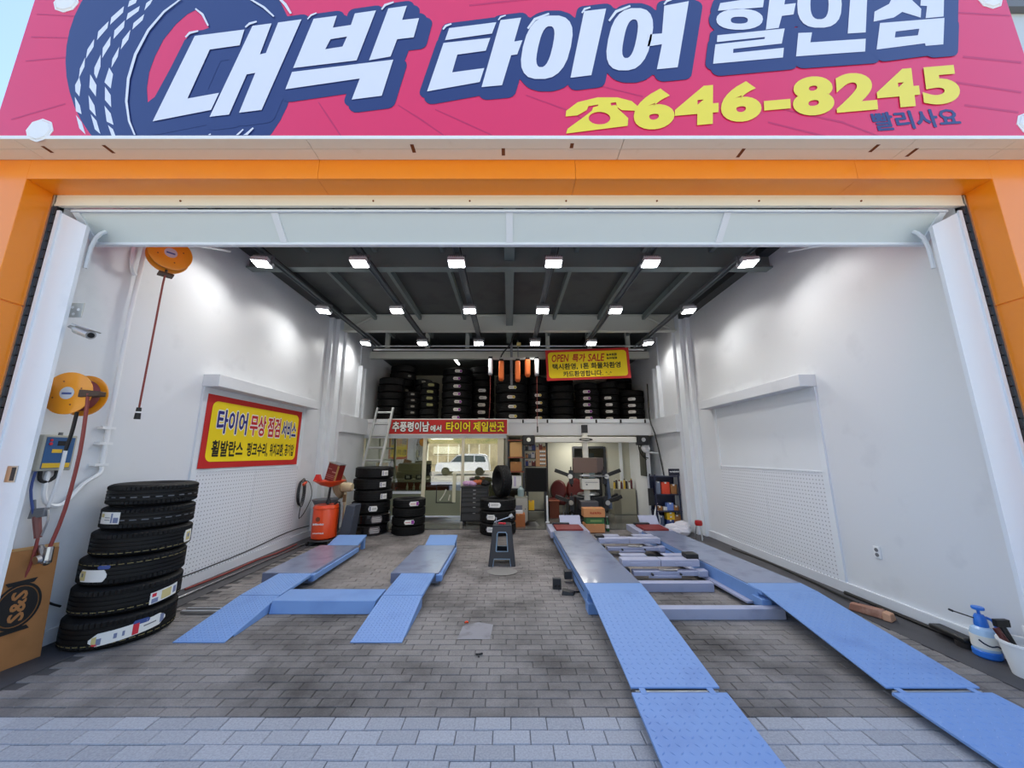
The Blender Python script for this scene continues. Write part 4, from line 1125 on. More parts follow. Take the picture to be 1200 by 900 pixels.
# four-post style alignment lift on the right
rl = thing('alignment_lift', 'long blue alignment lift with two runways on the right of the shop', 'car lift', (2.0, 5.0, 0))
def RP(*pts):
    return [(x - 2.0, y - 5.0, z) for x, y, z in pts]
def rbox(x0, x1, y0, y1, z0, z1):
    return MB().hexa(RP((x0, y0, z0), (x1, y0, z0), (x1, y1, z0), (x0, y1, z0), (x0, y0, z1), (x1, y0, z1), (x1, y1, z1), (x0, y1, z1)))
def runway(nl, nr, fl, fr, gl, gr, el, er, inner):
    """x of the left/right edge at Y 4.28 (n), 7.0 (f), the ramp joint at 2.72 (g) and the ramp foot (e)"""
    Z = .225
    mid = [(nl + fl) / 2, (nr + fr) / 2]
    q = lambda l, r, y, z: [(l, y, z), (r, y, z)]
    plate('platform', RP((nl, 4.285, Z), (nr, 4.285, Z), (mid[1], 5.6, Z), (mid[0], 5.6, Z)), .05, LIFT_PLATE, rl)
    plate('platform', RP((mid[0], 5.606, Z), (mid[1], 5.606, Z), (fr, 7.0, Z), (fl, 7.0, Z)), .05, LIFT_PLATE, rl)
    for s, a, b in ((-1, nl, fl), (1, nr, fr)):
        a2, b2 = (a + .02, b + .02) if s < 0 else (a - .02, b - .02)
        lo, hi = sorted((a, a2))
        lo2, hi2 = sorted((b, b2))
        obj('side_beam', MB().hexa(RP((lo, 4.12, .045), (hi, 4.12, .045), (hi2, 7.0, .045), (lo2, 7.0, .045), (lo, 4.12, Z - .01), (hi, 4.12, Z - .01), (hi2, 7.0, Z - .01), (lo2, 7.0, Z - .01))), LIFT, rl, .004)
        obj('side_groove', MB().hexa(RP((lo - .003, 4.3, .13), (hi + .003, 4.3, .13), (hi2 + .003, 6.95, .13), (lo2 - .003, 6.95, .13), (lo - .003, 4.3, .142), (hi + .003, 4.3, .142), (hi2 + .003, 6.95, .142), (lo2 - .003, 6.95, .142))), DARK, rl)
    # tray rail on the inner side for the jacks
    xa, xb = (nr, fr) if inner > 0 else (nl - .07, fl - .07)
    obj('jack_rail', MB().hexa(RP((xa, 4.2, .05), (xa + .07, 4.2, .05), (xb + .07, 6.95, .05), (xb, 6.95, .05), (xa, 4.2, .072), (xa + .07, 4.2, .072), (xb + .07, 6.95, .072), (xb, 6.95, .072))), LIFT_PALE, rl)
    obj('end_plate', rbox(nl + .02, nr - .02, 4.12, 4.16, .03, Z - .03), LIFT, rl)
    obj('foot_block', rbox(nl - .01, nl + .09, 4.05, 4.2, 0, .10) if inner > 0 else rbox(nl - .03, nl + .07, 4.02, 4.18, 0.08, .15), LIFT, rl, .005)
    plate('ramp', RP((gl, 2.725, .092), (gr, 2.725, .092), (nr - .005, 4.06, Z - .006), (nl + .005, 4.06, Z - .006)), .012, LIFT, rl, .05)
    plate('ramp_head', RP((nl + .005, 4.062, Z - .006), (nr - .005, 4.062, Z - .006), (nr, 4.278, Z), (nl, 4.278, Z)), .04, LIFT, rl)
    obj('ramp_hinge', MB().cyl(*RP((gl + .02, 2.705, .075), (gr - .02, 2.705, .075)), .008, n=8), STEEL, rl)
    plate('ramp_toe', RP((el, 1.35, .012), (er, 1.35, .012), (gr + .022, 2.68, .088), (gl - .012, 2.68, .088)), .018, LIFT, rl, .05)
    plate('ramp_lug', RP((gl + .05, 2.66, .089), (gl + .09, 2.66, .089), (gl + .09, 2.73, .089), (gl + .05, 2.73, .089)), .01, LIFT, rl)
    plate('ramp_lug', RP((gr - .09, 2.66, .089), (gr - .05, 2.66, .089), (gr - .05, 2.73, .089), (gr - .09, 2.73, .089)), .01, LIFT, rl)
    # turn plates and wheel stop at the far end
    obj('end_deck', rbox(fl - .05, fr + .05, 7.0, 7.75, .10, .21), LIFT_PALE, rl, .006)
    obj('turn_plate', rbox(fl + .06, fr - .06, 7.04, 7.5, .21, .25), RED_PLATE, rl, .01)
    obj('plate_handle', rbox(fl + .04, fr - .25, 7.48, 7.56, .235, .275), DARK, rl)
    plate('wheel_stop', RP((fl + .22, 7.68, .21), (fr + .02, 7.68, .21), (fr + .02, 7.82, .37), (fl + .22, 7.82, .37)), .02, LIFT_PALE, rl)
runway(.81, 1.425, .80, 1.42, .80, 1.385, .745, 1.36, 1)
runway(2.585, 3.165, 2.41, 2.99, 2.48, 3.10, 2.49, 3.20, -1)
obj('cross_beam', rbox(1.30, 2.72, 3.93, 4.03, 0, .10), LIFT_PALE, rl, .006)
obj('cross_beam', rbox(1.40, 2.42, 4.66, 4.76, 0, .10), LIFT_PALE, rl, .006)
obj('power_box', rbox(.70, .79, 4.95, 5.05, .05, .14), DARK, rl)
for y, x0, x1 in ((5.0, 1.45, 2.44), (6.2, 1.44, 2.43)):
    j = thing('rolling_jack', 'pale blue rolling jack bridging the right lift runways, ' + ('nearer one' if y < 6 else 'farther one'), 'jack', (x0, y, 0), group='rolling jacks on the right lift')
    w = x1 - x0
    obj('cylinder_beam', MB().box(0, w / 2 - .003, 0, .16, .185, .265).box(w / 2 + .003, w, 0, .16, .185, .265), LIFT_PALE, j, .008)
    for a in (.10, w - .32):
        obj('slot_plate', MB().box(a, a + .22, -.006, .002, .205, .235), LIFT_PALE, j, .003)
        obj('pad_tray', MB().box(a - .06, a + .28, .17, .30, .262, .272), LIFT_PALE, j)
    obj('base_frame', MB().box(.12, w - .05, -.06, .05, .09, .145).box(.30, w - .28, -.08, -.06, .07, .10), LIFT_PALE, j, .006)
    obj('end_bracket', MB().box(w - .06, w + .06, -.08, .03, .08, .16), LIFT_PALE, j, .01)
    obj('end_bracket', MB().box(.0, .10, .02, .12, .08, .15), DARK, j, .006)
    obj('wheel', MB().cyl((w + .02, -.02, .1), (w + .06, -.02, .1), .032, n=14), STEEL, j)
    obj('valve_knob', MB().cyl((.34, -.07, .12), (.34, -.11, .12), .014, n=8).cyl((.70, -.07, .12), (.70, -.10, .12), .012, n=8), DARK, j)
    obj('link_chain', MB().tube([(w * .45, -.05, .165), (w * .53, -.055, .162), (w * .6, -.05, .158), (w * .68, -.05, .16)], .011, 6), STEEL, j)
    obj('rubber_block', MB().box(w - .14, w + .02, .05, .2, .262, .32) if y < 6 else MB().box(-.04, .10, .05, .17, .262, .30), BLACK, j, .008)

# ------------------------------------------------------------------ things on the open floor
st = thing('step_stool', 'dark plastic step stool standing in the middle of the shop floor', 'stool', (-.11, 5.83, 0))
mb = MB()
def st_pane(y0, y1, sgn):
    return None
LEG = mat('charcoal_stool_plastic', (48, 50, 56), .5)
EDGE = mat('pale_blue_stool_rim', (128, 152, 172), .5)
obj('seat', MB().box(-.135, .135, -.12, .12, .535, .56), LEG, st, .012)
for sx in (-1, 1):
    obj('side_panel', MB().hexa([(sx * .185 - .014, -.17, 0), (sx * .185 + .014, -.17, 0), (sx * .185 + .014, .17, 0), (sx * .185 - .014, .17, 0), (sx * .125 - .014, -.12, .54), (sx * .125 + .014, -.12, .54), (sx * .125 + .014, .12, .54), (sx * .125 - .014, .12, .54)]), LEG, st, .006)
def stool_front(s):
    o = [(-.19, 0), (-.13, 0), (-.115, .10), (.115, .10), (.13, 0), (.19, 0), (.13, .54), (-.13, .54)]
    h = [(-.085, .20), (.085, .20), (.070, .44), (.055, .46), (-.055, .46), (-.070, .44)]
    f = lambda a, b, d=0: (a, s * (.17 - .05 * b / .54) + d, b)
    mb = MB()
    mb.poly(o, h, lambda a, b: f(a, b, 0)).poly(o, h, lambda a, b: f(a, b, .012 * s))
    return mb, f, h
for s in (-1, 1):
    mb, f, h = stool_front(s)
    obj('end_panel', mb, LEG, st, smooth=False)
    t = MB()
    t.tube([f(a, b, .008 * s) for a, b in h + h[:1]], .009, 6, smooth=0)
    t.tube([f(a, b, .008 * s) for a, b in ((-.13, 0), (-.115, .10), (.115, .10), (.13, 0))], .008, 6, smooth=0)
    obj('rim', t, EDGE, st)
wr_ = thing('wheel_wrench', 'chrome wheel wrench lying across the top of the dark stool', 'wrench', (-.11, 5.80, .585))
obj('shaft', MB().cyl((-.12, 0, 0), (.13, .02, .08), .008, n=8), STEEL, wr_)
obj('cross_grip', MB().cyl((-.09, .0, -.02), (-.09, .0, .07), .007, n=8), STEEL, wr_)
obj('socket', MB().cyl((.12, .02, .07), (.16, .02, .10), .032, .036, n=14), STEEL, wr_)
rg = obj('red_rag', MB().tube([(-.16, 5.76, .575), (-.12, 5.74, .58), (-.09, 5.755, .574), (-.06, 5.74, .58)], .014, 6), REDP)
tag(rg, 'small crumpled red rag on the front of the stool top', 'rag')
sk = thing('wall_socket_block', 'small dark twin socket block on the floor left of the right lift', 'socket', (.575, 4.78, 0))
obj('block', MB().box(-.05, .05, -.03, .03, .0, .12), DARK, sk, .004)
obj('socket_hole', MB().cyl((-.02, -.028, .04), (-.02, -.034, .04), .015, n=10).cyl((.022, -.028, .04), (.022, -.034, .04), .015, n=10), BLACK, sk)
pd = thing('floor_pedal', 'black foot pedal on the floor beside the right lift runway', 'pedal', (.68, 4.62, 0))
obj('pedal_body', MB().hexa([(-.08, -.06, 0), (.06, -.08, 0), (.10, .03, 0), (-.06, .05, 0), (-.07, -.05, .05), (.05, -.06, .035), (.08, .02, .03), (-.05, .04, .05)]), BLACK, pd, .006)
obj('pedal_cable', MB().tube([(.08, 0, .02), (.12, .03, .01), (.15, .04, .01)], .008), BLACK, pd)
tag(obj('screw_debris', MB().tube([(-.27, 3.30, .008), (-.25, 3.29, .012), (-.22, 3.31, .008)], .008, 5).tube([(-.25, 3.28, .01), (-.245, 3.26, .008)], .006, 5), INK), 'bit of black debris on the pavers in mid floor', 'debris')
tag(obj('orange_scrap', MB().tube([(-.43, 3.86, .008), (-.41, 3.875, .012), (-.40, 3.86, .008)], .008, 5), MACHINE_ORANGE), 'tiny orange scrap on the stained pavers by the cement patch', 'scrap')

# ------------------------------------------------------------------ left wall equipment
def reel(name, label, loc, rot):
    t = thing(name, label, 'hose reel', loc)
    t.rotation_euler = rot
    # axis along local Z, front disc at z = +.07
    for z0, nm in ((.065, 'front_disc'), (-.075, 'rear_disc')):
        disc = obj(nm, MB().lathe([(0, z0), (.165, z0), (.172, z0 - .006), (.178, z0), (.178, z0 + .008), (.168, z0 + .012), (.05, z0 + .012), (0, z0 + .012)], 40), REEL_ORANGE, t)
        front = disc if z0 > 0 else front
    hub = obj('hub_label', MB().lathe([(0, .080), (.052, .080), (.052, .076)], 24), mat('silver_hub_label', (196, 200, 206), .4) if 'silver_hub_label' not in MATS else MATS['silver_hub_label'], front)
    obj('hub_print', MB().box(-.035, .035, -.012, .004, .0802, .0812), BLUEP, front)
    for k in range(4):
        a = k * PI / 2 + .4
        obj('vent_hole', MB().cyl((.105 * math.cos(a), .105 * math.sin(a), .076), (.105 * math.cos(a), .105 * math.sin(a), .0785), .007, n=8), BROWN, front)
    mb = MB()
    for k in range(5):
        z0 = -.05 + k * .025
        mb.lathe([(.125, z0 - .012), (.137, z0), (.125, z0 + .012)], 36)
    obj('wound_hose', mb, RED_HOSE, t)
    return t
r1 = reel('hose_reel', 'orange hose reel on the left jamb at head height', (-3.70, 3.06, 2.10), (R(90), 0, R(8)))
obj('wall_bracket', MB().box(-.20, -.12, -.05, .06, -.05, .10), MIDGREY, r1, .006)
obj('hose_guide', MB().hexa([(.10, -.035, .02), (.24, -.02, .02), (.24, .02, .02), (.10, .03, .02), (.10, -.035, .10), (.24, -.02, .08), (.24, .02, .08), (.10, .03, .10)]), mat('rusty_dark_guide', (74, 52, 36), .6), r1, .006)
r2 = reel('hose_reel', 'orange hose reel high on the left wall below the raised door', (-3.66, 3.57, 3.70), (R(90), 0, R(52)))
obj('wall_bracket', MB().box(-.04, .04, -.04, .24, -.16, -.08), MIDGREY, r2, .006)
obj('hose_guide', MB().box(-.06, .06, -.235, -.215, -.06, .05).cyl((0, -.17, 0), (0, -.22, 0), .012), MATS['rusty_dark_guide'], r2)
h = thing('hanging_air_hose', 'thin red hose with black coupling hanging from the high reel', 'hose', (-3.66, 3.57, 3.47))
obj('hose', MB().tube([(0, 0, 0), (-.03, .02, -.1), (-.09, .08, -.7), (-.13, .12, -1.25), (-.15, .14, -1.42)], .009), RED_HOSE, h)
obj('coupling', MB().cyl((-.15, .14, -1.40), (-.155, .145, -1.52), .020, .026, n=10), BLACK, h)
obj('coupling_ring', MB().cyl((-.151, .141, -1.44), (-.152, .142, -1.455), .026, n=10), FOAM, h)
h = thing('air_hose', 'dull red air hose with chrome tire chuck hanging from the jamb reel', 'hose', (-3.53, 3.0, 2.10))
obj('hose', MB().tube([(0, 0, 0), (-.01, .02, -.12), (-.03, .06, -.5), (-.12, .12, -.95), (-.20, .14, -1.25)], .013), RED_HOSE, h)
obj('chuck_body', MB().cyl((-.20, .14, -1.24), (-.19, .13, -1.36), .026, .03, n=10).cyl((-.30, .16, -1.24), (-.17, .12, -1.36), .022, n=10), STEEL, h)
obj('gauge', MB().cyl((-.21, .10, -1.32), (-.215, .075, -1.325), .032, n=14), STEEL, h)
h = thing('blow_gun_hose', 'white hose ending in a grey inflator gun by the cardboard sheet', 'hose', (-3.66, 3.06, 1.95))
obj('upper_hose', MB().tube([(0, 0, 0), (-.03, .02, -.18), (-.06, .03, -.32)], .013), BLACK, h)
obj('hose', MB().tube([(-.06, .03, -.31), (-.10, .06, -.55), (-.17, .09, -.78)], .013), FOAM, h)
obj('gun_body', MB().hexa([(-.26, .04, -.87), (-.13, .04, -.85), (-.13, .08, -.85), (-.26, .08, -.87), (-.25, .04, -.79), (-.14, .04, -.78), (-.14, .08, -.78), (-.25, .08, -.79)]).cyl((-.24, .06, -.80), (-.26, .06, -.72), .01), MIDGREY, h, .005)
obj('gun_grip', MB().cyl((-.21, .06, -.85), (-.17, .07, -1.02), .026, .022, n=10), mat('grey_red_grip', (126, 76, 72), .4), h)
obj('trigger', MB().tube([(-.13, .06, -.80), (-.11, .06, -.88), (-.14, .065, -1.0)], .007), STEEL, h)
obj('lower_hose', MB().tube([(-.17, .07, -1.02), (-.165, .06, -1.2), (-.19, .04, -1.36), (-.22, .02, -1.45)], .011), RED_HOSE, h)
obj('nozzle', MB().cyl((-.22, .02, -1.43), (-.235, .0, -1.58), .007, n=8), STEEL, h)
# security camera
cc = thing('security_camera', 'silver bullet security camera on the left jamb', 'camera', (-3.70, 2.92, 2.66))
obj('mount_plate', MB().box(-.06, .06, -.004, .004, .08, .21), ALU, cc)
obj('plate_hole', MB().cyl((-.03, -.004, .17), (-.03, -.006, .17), .012).cyl((.025, -.004, .15), (.025, -.006, .15), .012).cyl((-.01, -.004, .11), (-.01, -.006, .11), .012), FOAM, cc)
obj('arm', MB().tube([(-.02, .0, .0), (.03, .0, -.02), (.06, .0, -.04)], .014), STEEL, cc)
obj('body', MB().cyl((.05, 0, -.03), (.20, -.02, -.085), .036, n=16), ALU, cc)
obj('sun_hood', MB().hexa([(.04, -.045, .005), (.215, -.06, -.055), (.215, .03, -.055), (.04, .045, .005), (.045, -.04, .014), (.23, -.05, -.048), (.23, .03, -.048), (.045, .04, .014)]), ALU, cc)
obj('lens', MB().cyl((.199, -.02, -.0845), (.206, -.021, -.087), .022, n=14), BLACK, cc)
# control box
cb = thing('control_box', 'grey wall control box with blue and yellow face plate', 'control box', (-3.965, 3.17, 1.61))
obj('housing', MB().box(0, .09, -.12, .12, -.15, .15), mat('pale_grey_box', (176, 174, 162), .5), cb, .01)
obj('face_plate', MB().box(.09, .094, -.10, .10, -.13, .13), mat('blue_face_plate', (50, 92, 140), .4), cb)
obj('yellow_strip', MB().box(.094, .096, -.095, .095, -.125, -.085).box(.094, .096, -.05, .02, .0, .03).box(.094, .096, .03, .06, .0, .03), mat('yellow_print', (226, 184, 50), .5), cb)
obj('display', MB().box(.094, .096, -.02, .06, .06, .10), BLACK, cb)
obj('button', MB().cyl((.094, -.07, .075), (.10, -.07, .075), .012).cyl((.094, -.07, .105), (.10, -.07, .105), .01), REDP, cb)
obj('top_knob', MB().cyl((.05, .02, .15), (.05, .02, .175), .014), MIDGREY, cb)
obj('cable_loop', MB().tube([(.05, -.06, -.15), (.05, -.05, -.22), (.05, .0, -.24), (.05, .05, -.2), (.05, .05, -.15)], .014), BLACK, cb)
obj('cable', MB().tube([(.05, -.09, -.15), (.06, -.10, -.30), (.08, -.06, -.5)], .009), BLUEP, cb)
# conduit
cd = thing('white_conduit', 'white plastic conduit running down the left wall behind the reels', 'conduit', (-3.95, 3.55, 0))
obj('pipe', MB().tube([(.02, 0.02, 3.9), (.02, 0.0, 3.0), (.02, .03, 1.48)], .02, 10, 1), FOAM, cd)
obj('elbow', MB().tube([(.02, .03, 1.50), (.03, .02, 1.42), (.03, -.1, 1.33), (.03, -.22, 1.17), (.03, -.33, 1.18), (.03, -.38, 1.28), (.03, -.38, 1.46)], .018), FOAM, cd)
obj('loop', MB().tube([(.02, -.03, 3.45), (.05, -.10, 3.5), (.06, -.12, 3.75), (.04, -.02, 3.95)], .02), FOAM, cd)
for z in (1.85, 1.70, 1.50):
    obj('clamp', MB().box(-.012, .045, -.05, .07, z - .012, z + .012), FOAM, cd)
pl_ = thing('jamb_plate', 'small steel strike plate on the white left jamb', 'plate', (-3.80, 2.848, 1.45))
obj('plate', MB().box(-.04, .04, -.004, 0, -.06, .06), STEEL, pl_)
obj('recess', MB().box(.0, .03, -.006, -.004, -.05, .05), DARK, pl_)
# cardboard sheet leaning on the wall
cs = thing('cardboard_sheet', 'brown flattened carton printed S&S leaning by the left jamb', 'cardboard', (-3.93, 2.9, 0))
obj('front_sheet', MB().hexa([(.09, 0, 0.002), (.10, 0, .002), (.155, .38, .002), (.145, .38, .002), (.055, 0, .86), (.065, 0, .86), (.115, .38, .83), (.105, .38, .83)]), CARD, cs)
obj('rear_sheet', MB().hexa([(.05, .01, 0.002), (.06, .01, .002), (.12, .39, .002), (.11, .39, .002), (.02, .01, .87), (.03, .01, .87), (.085, .40, .86), (.075, .40, .86)]), CARD_PALE, cs)
Fc = Matrix.Translation((.081, 0, .44)) @ Matrix(((.14, -.045, .99, 0), (.99, 0.0, -.14, 0), (0, 1, .05, 0), (0, 0, 0, 1)))
mb = MB()
ring = [(.19 + .135 * math.cos(t), .0 + .165 * math.sin(t)) for t in [k * PI / 16 for k in range(32)]]
hole = [(.19 + .120 * math.cos(t), .0 + .148 * math.sin(t)) for t in [k * PI / 16 for k in range(32)]]
mb.poly(ring, hole, lambda a, b: Fc @ Vector((a, b, .008)))
core = [(.19 + .112 * math.cos(t), .0 + .140 * math.sin(t)) for t in [k * PI / 16 for k in range(32)]]
mb.poly(core, None, lambda a, b: Fc @ Vector((a, b, .008)))
mb.poly([(.10, -.185), (.28, -.185), (.26, -.155), (.12, -.155)], None, lambda a, b: Fc @ Vector((a, b, .008)))
mb.poly([(.12, .155), (.26, .155), (.28, .185), (.10, .185)], None, lambda a, b: Fc @ Vector((a, b, .008)))
obj('oval_print', mb, INK, cs, smooth=False)
text('S&S', CARD, cs, Fc @ Matrix.Translation((.235, -.11, .0095)) @ Matrix.Rotation(R(90), 4, 'Z'), .22, .09, .03, name='carton_print')
obj('tape', MB().hexa([(.063, .03, .80), (.065, .03, .80), (.085, .15, .79), (.083, .15, .79), (.059, .03, .855), (.063, .03, .855), (.083, .15, .845), (.080, .15, .845)]), mat('yellowed_tape', (206, 156, 58), .3), cs)
# wall coil of cable and floor cables
co = thing('cable_coil', 'black cable coil with orange plug hanging on the left pegboard end', 'cable', (-3.94, 7.05, 1.05))
mb = MB()
for k in range(4):
    mb.tube([(.02 + .01 * k, .0 + .10 * math.sin(t) + .01 * k, -.16 + .22 * math.cos(t) * (1 + .06 * k)) for t in [q * PI / 8 for q in range(17)]], .007, 5, 1)
mb.tube([(.03, .1, .05), (.05, .25, .0), (.06, .35, -.25), (.05, .2, -.5), (.05, .0, -.62), (.05, .02, -.4)], .007, 5)
obj('loops', mb, BLACK, co)
obj('plug', MB().cyl((.05, .03, -.02), (.05, .12, .02), .025), MACHINE_ORANGE, co)
tag(obj('wall_cable', MB().tube([(-3.935, 4.60, .03), (-3.935, 4.64, .14), (-3.93, 4.9, .15), (-3.93, 5.8, .17), (-3.93, 6.8, .24), (-3.93, 7.5, .22)], .008), BLACK), 'thin black cable along the foot of the left pegboard', 'cable')
tag(obj('floor_hose', MB().tube([(-3.86, 4.7, .02), (-3.82, 5.3, .02), (-3.84, 5.9, .02), (-3.78, 6.3, .02), (-3.80, 6.9, .02)], .012), RED_HOSE), 'red hose lying along the foot of the left wall', 'hose')
tag(obj('steel_pipe', MB().cyl((-3.70, 4.4, .02), (-3.66, 6.9, .02), .012), STEEL), 'thin steel pipe on the floor along the left wall', 'pipe')
tag(obj('tire_cable', MB().tube([(-3.93, 3.3, .45), (-3.92, 3.38, .36), (-3.90, 3.46, .30)], .009), BLACK), 'black cable on the left wall between cardboard and tires', 'cable')

# ------------------------------------------------------------------ oil drainer and things near the left column
od = thing('oil_drainer', 'orange wheeled oil drain tank with funnel tray by the left column', 'oil drainer', (-3.40, 7.05, 0))
obj('tank', MB().lathe([(0, .10), (.20, .10), (.215, .12), (.215, .64), (.205, .67), (.20, .68), (0, .68)], 28), MACHINE_ORANGE, od)
obj('tank_band', MB().lathe([(.216, .615), (.222, .62), (.222, .64), (.216, .645)], 28), MACHINE_ORANGE, od)
obj('stem', MB().cyl((.02, 0, .68), (.04, 0, 1.0), .022).cyl((.03, 0, .70), (.03, 0, .78), .05, .03), BLACK, od)
obj('drip_tray', MB().lathe([(.02, .99), (.16, 1.03), (.27, 1.10), (.275, 1.115), (.255, 1.115), (.15, 1.05), (.02, 1.01)], 28, c=(.03, 0, 0), closed=True), MACHINE_ORANGE, od)
obj('tray_spout', MB().hexa([(-.28, -.04, 1.10), (-.14, -.04, 1.10), (-.14, .04, 1.10), (-.28, .04, 1.10), (-.24, -.03, 1.22), (-.18, -.03, 1.22), (-.18, .03, 1.22), (-.24, .03, 1.22)]), mat('red_spout', (206, 44, 36), .4), od)
obj('pump_handle', MB().tube([(.15, -.02, .68), (.24, -.02, .72), (.26, -.02, .5), (.25, -.02, .2)], .016), BLACK, od)
obj('base_plate', MB().lathe([(0, .06), (.24, .06), (.25, .075), (.24, .09), (0, .09)], 24), DARK, od)
for k in range(4):
    a = PI / 4 + k * PI / 2
    obj('caster', MB().cyl((.27 * math.cos(a) - .012, .27 * math.sin(a), .035), (.27 * math.cos(a) + .012, .27 * math.sin(a), .035), .034, n=14), BLACK, od)
Fo = frame_front(0, -.218, 0)
blur_print(FOAM, od, Fo @ Matrix.Translation((-.11, .345, 0)), .20, .04, 7)
blur_print(FOAM, od, Fo @ Matrix.Translation((-.10, .20, 0)), .20, .03, 8)
obj('tank_emblem', MB().cyl((-.03, -.216, .45), (-.03, -.219, .45), .04, n=16), BROWN, od)
oc = thing('oil_can', 'dark red rectangular oil can tilted in the orange drain tray', 'can', (-3.33, 7.05, 1.10))
oc.rotation_euler = (0, R(14), R(-12))
obj('can_body', MB().box(-.12, .12, -.09, .09, .0, .33), mat('dark_red_can', (116, 30, 26), .35), oc, .012)
obj('can_rim', MB().box(-.124, .124, -.094, .094, .325, .34), STEEL, oc)
obj('can_print', MB().box(-.10, .09, -.0925, -.0905, .05, .055).box(-.10, .07, -.0925, -.0905, .08, .088).box(-.10, .08, -.0925, -.0905, .11, .116).box(.0, .09, -.0925, -.0905, .17, .19).box(-.1, -.02, -.0925, -.0905, .22, .23), mat('pale_can_print', (176, 120, 110), .5), oc)
obj('can_stripe', MB().box(.085, .122, -.0935, -.0905, .02, .31), mat('brass_stripe', (160, 130, 70), .4), oc)
gm = thing('grey_machine_case', 'dark blue-grey tall machine case right of the orange drainer', 'machine', (-3.00, 7.18, 0))
obj('case', MB().hexa([(-.16, -.12, .03), (.05, -.12, .03), (.05, .2, .03), (-.16, .2, .03), (-.05, -.1, .66), (.12, -.1, .66), (.12, .2, .66), (-.05, .2, .66)]), mat('blue_grey_case', (66, 72, 84), .5), gm, .015)
obj('handle', MB().tube([(-.10, -.12, .66), (-.12, -.13, .5), (-.13, -.13, .38)], .012), STEEL, gm)
obj('foot', MB().box(-.14, .03, -.10, .18, 0, .03), BLACK, gm)
gp = thing('grey_basin', 'grey plastic basin behind the orange drainer', 'basin', (-3.62, 7.45, .60))
obj('basin', MB().lathe([(.02, 0), (.18, 0), (.24, .12), (.25, .12), (.25, .13), (.23, .13), (.17, .01), (.02, .01)], 24, closed=True), MIDGREY, gp)
obj('stand', MB().cyl((0, 0, -.60), (0, 0, 0), .05).cyl((0, 0, -.60), (0, 0, -.56), .14), DARK, gp)
pf = thing('pedestal_fan', 'beige pedestal fan beside the tires, its guard turned aside', 'fan', (-3.23, 7.42, 0))
obj('base', MB().lathe([(0, 0), (.19, 0), (.19, .02), (.05, .05), (0, .05)], 24), BEIGE, pf)
obj('pole', MB().cyl((0, 0, .04), (0, 0, .62), .018).cyl((0, 0, .62), (0, 0, .86), .028), BEIGE, pf)
obj('control_plate', MB().box(-.03, .03, -.035, -.025, .68, .82), mat('brown_fan_panel', (120, 90, 60), .5), pf)
obj('motor_head', MB().lathe([(0, -.12), (.06, -.12), (.085, -.09), (.09, .05), (.07, .11), (0, .11)], 20, M=Matrix.Translation((.02, 0, .96)) @ Matrix.Rotation(R(90), 4, 'Y')), BEIGE, pf)
obj('guard', MB().lathe([(0, -.05), (.20, -.05), (.26, 0), (.20, .07), (0, .07)], 28, M=Matrix.Translation((-.16, .06, .99)) @ Matrix.Rotation(R(78), 4, 'Y')), mat('tan_fan_cover', (146, 124, 96), .8), pf)
# ladder
la = thing('ladder', 'aluminium ladder leaning against the loft edge at left', 'ladder', (-3.60, 8.55, 0))
top, run, H = .17, .78, 2.78
for s in (0, 1):
    mb = MB()
    x0, x1 = (-.03, .17) if s == 0 else (.40, .57)
    mb.hexa([(x0, -.03, .014), (x0 + .05, -.03, .014), (x0 + .05, .03, .014), (x0, .03, .014), (x1, run - .03, H), (x1 + .05, run - .03, H), (x1 + .05, run + .03, H), (x1, run + .03, H)])
    obj('side_rail', mb, ALU, la)
for k in range(9):
    f = (.25 + k * .30) / H
    obj('rung', MB().cyl((-.03 + .2 * f + .02, run * f, f * H), (.40 + .17 * f + .01, run * f, f * H), .026, n=8), ALU, la)

# ------------------------------------------------------------------ middle: tool cabinet and racks
tc = thing('tool_cabinet', 'black roller tool cabinet with six drawers before the office door', 'cabinet', (-.80, 8.85, 0))
obj('carcass', MB().box(-.31, .31, -.22, .24, .10, .84), DARK, tc, .01)
zz = [.125, .30, .43, .54, .63, .72, .805]
for k in range(6):
    d = obj('drawer', MB().box(-.285, .285, -.235, -.215, zz[k] + .006, zz[k + 1] - .006), mat('dark_drawer_front', (62, 62, 64), .45) if k == 0 else MATS['dark_drawer_front'], tc, .004)
    obj('drawer_pull', MB().box(-.285, .285, -.25, -.232, zz[k + 1] - .022, zz[k + 1] - .008), BLACK, d)
    obj('pull_clip', MB().box(-.03, .03, -.255, -.248, zz[k + 1] - .022, zz[k + 1] - .010), STEEL, d)
obj('top_mat', MB().box(-.32, .32, -.24, .25, .84, .865), BLACK, tc)
for sx in (-.24, .24):
    for sy in (-.17, .18):
        obj('caster', MB().cyl((sx - .018, sy, .045), (sx + .018, sy, .045), .045, n=14).box(sx - .02, sx + .02, sy - .02, sy + .02, .05, .1), BLACK, tc)
def lump(name, mb_pts, r, m, label, cat):
    mb = MB()
    for p, rr in zip(mb_pts, r):
        mb.lathe([(0, -rr * .7), (rr * .7, -rr * .5), (rr, 0), (rr * .75, rr * .5), (0, rr * .72)], 10, c=p, wob=lambda i, j, a, t: (a * (1 + .18 * math.sin(i * 2.3 + j)), t))
    return tag(obj(name, mb, m), label, cat)
lump('pink_cloth', [(-1.00, 8.76, .925), (-.90, 8.78, .93), (-.84, 8.74, .91)], (.09, .085, .07), mat('pink_purple_cloth', (200, 160, 196), .8), 'bunched pink cloth on the left of the tool cabinet', 'cloth')
lump('orange_glove', [(-.78, 8.85, .94), (-.70, 8.83, .95)], (.09, .08), mat('rusty_orange_cloth', (186, 98, 60), .8), 'orange work gloves on top of the tool cabinet', 'glove')
lump('black_tool_pouch', [(-.60, 8.85, .93), (-.55, 8.80, .92), (-.86, 8.92, .98)], (.10, .09, .07), BLACK, 'black tool pouch on the right of the tool cabinet', 'pouch')
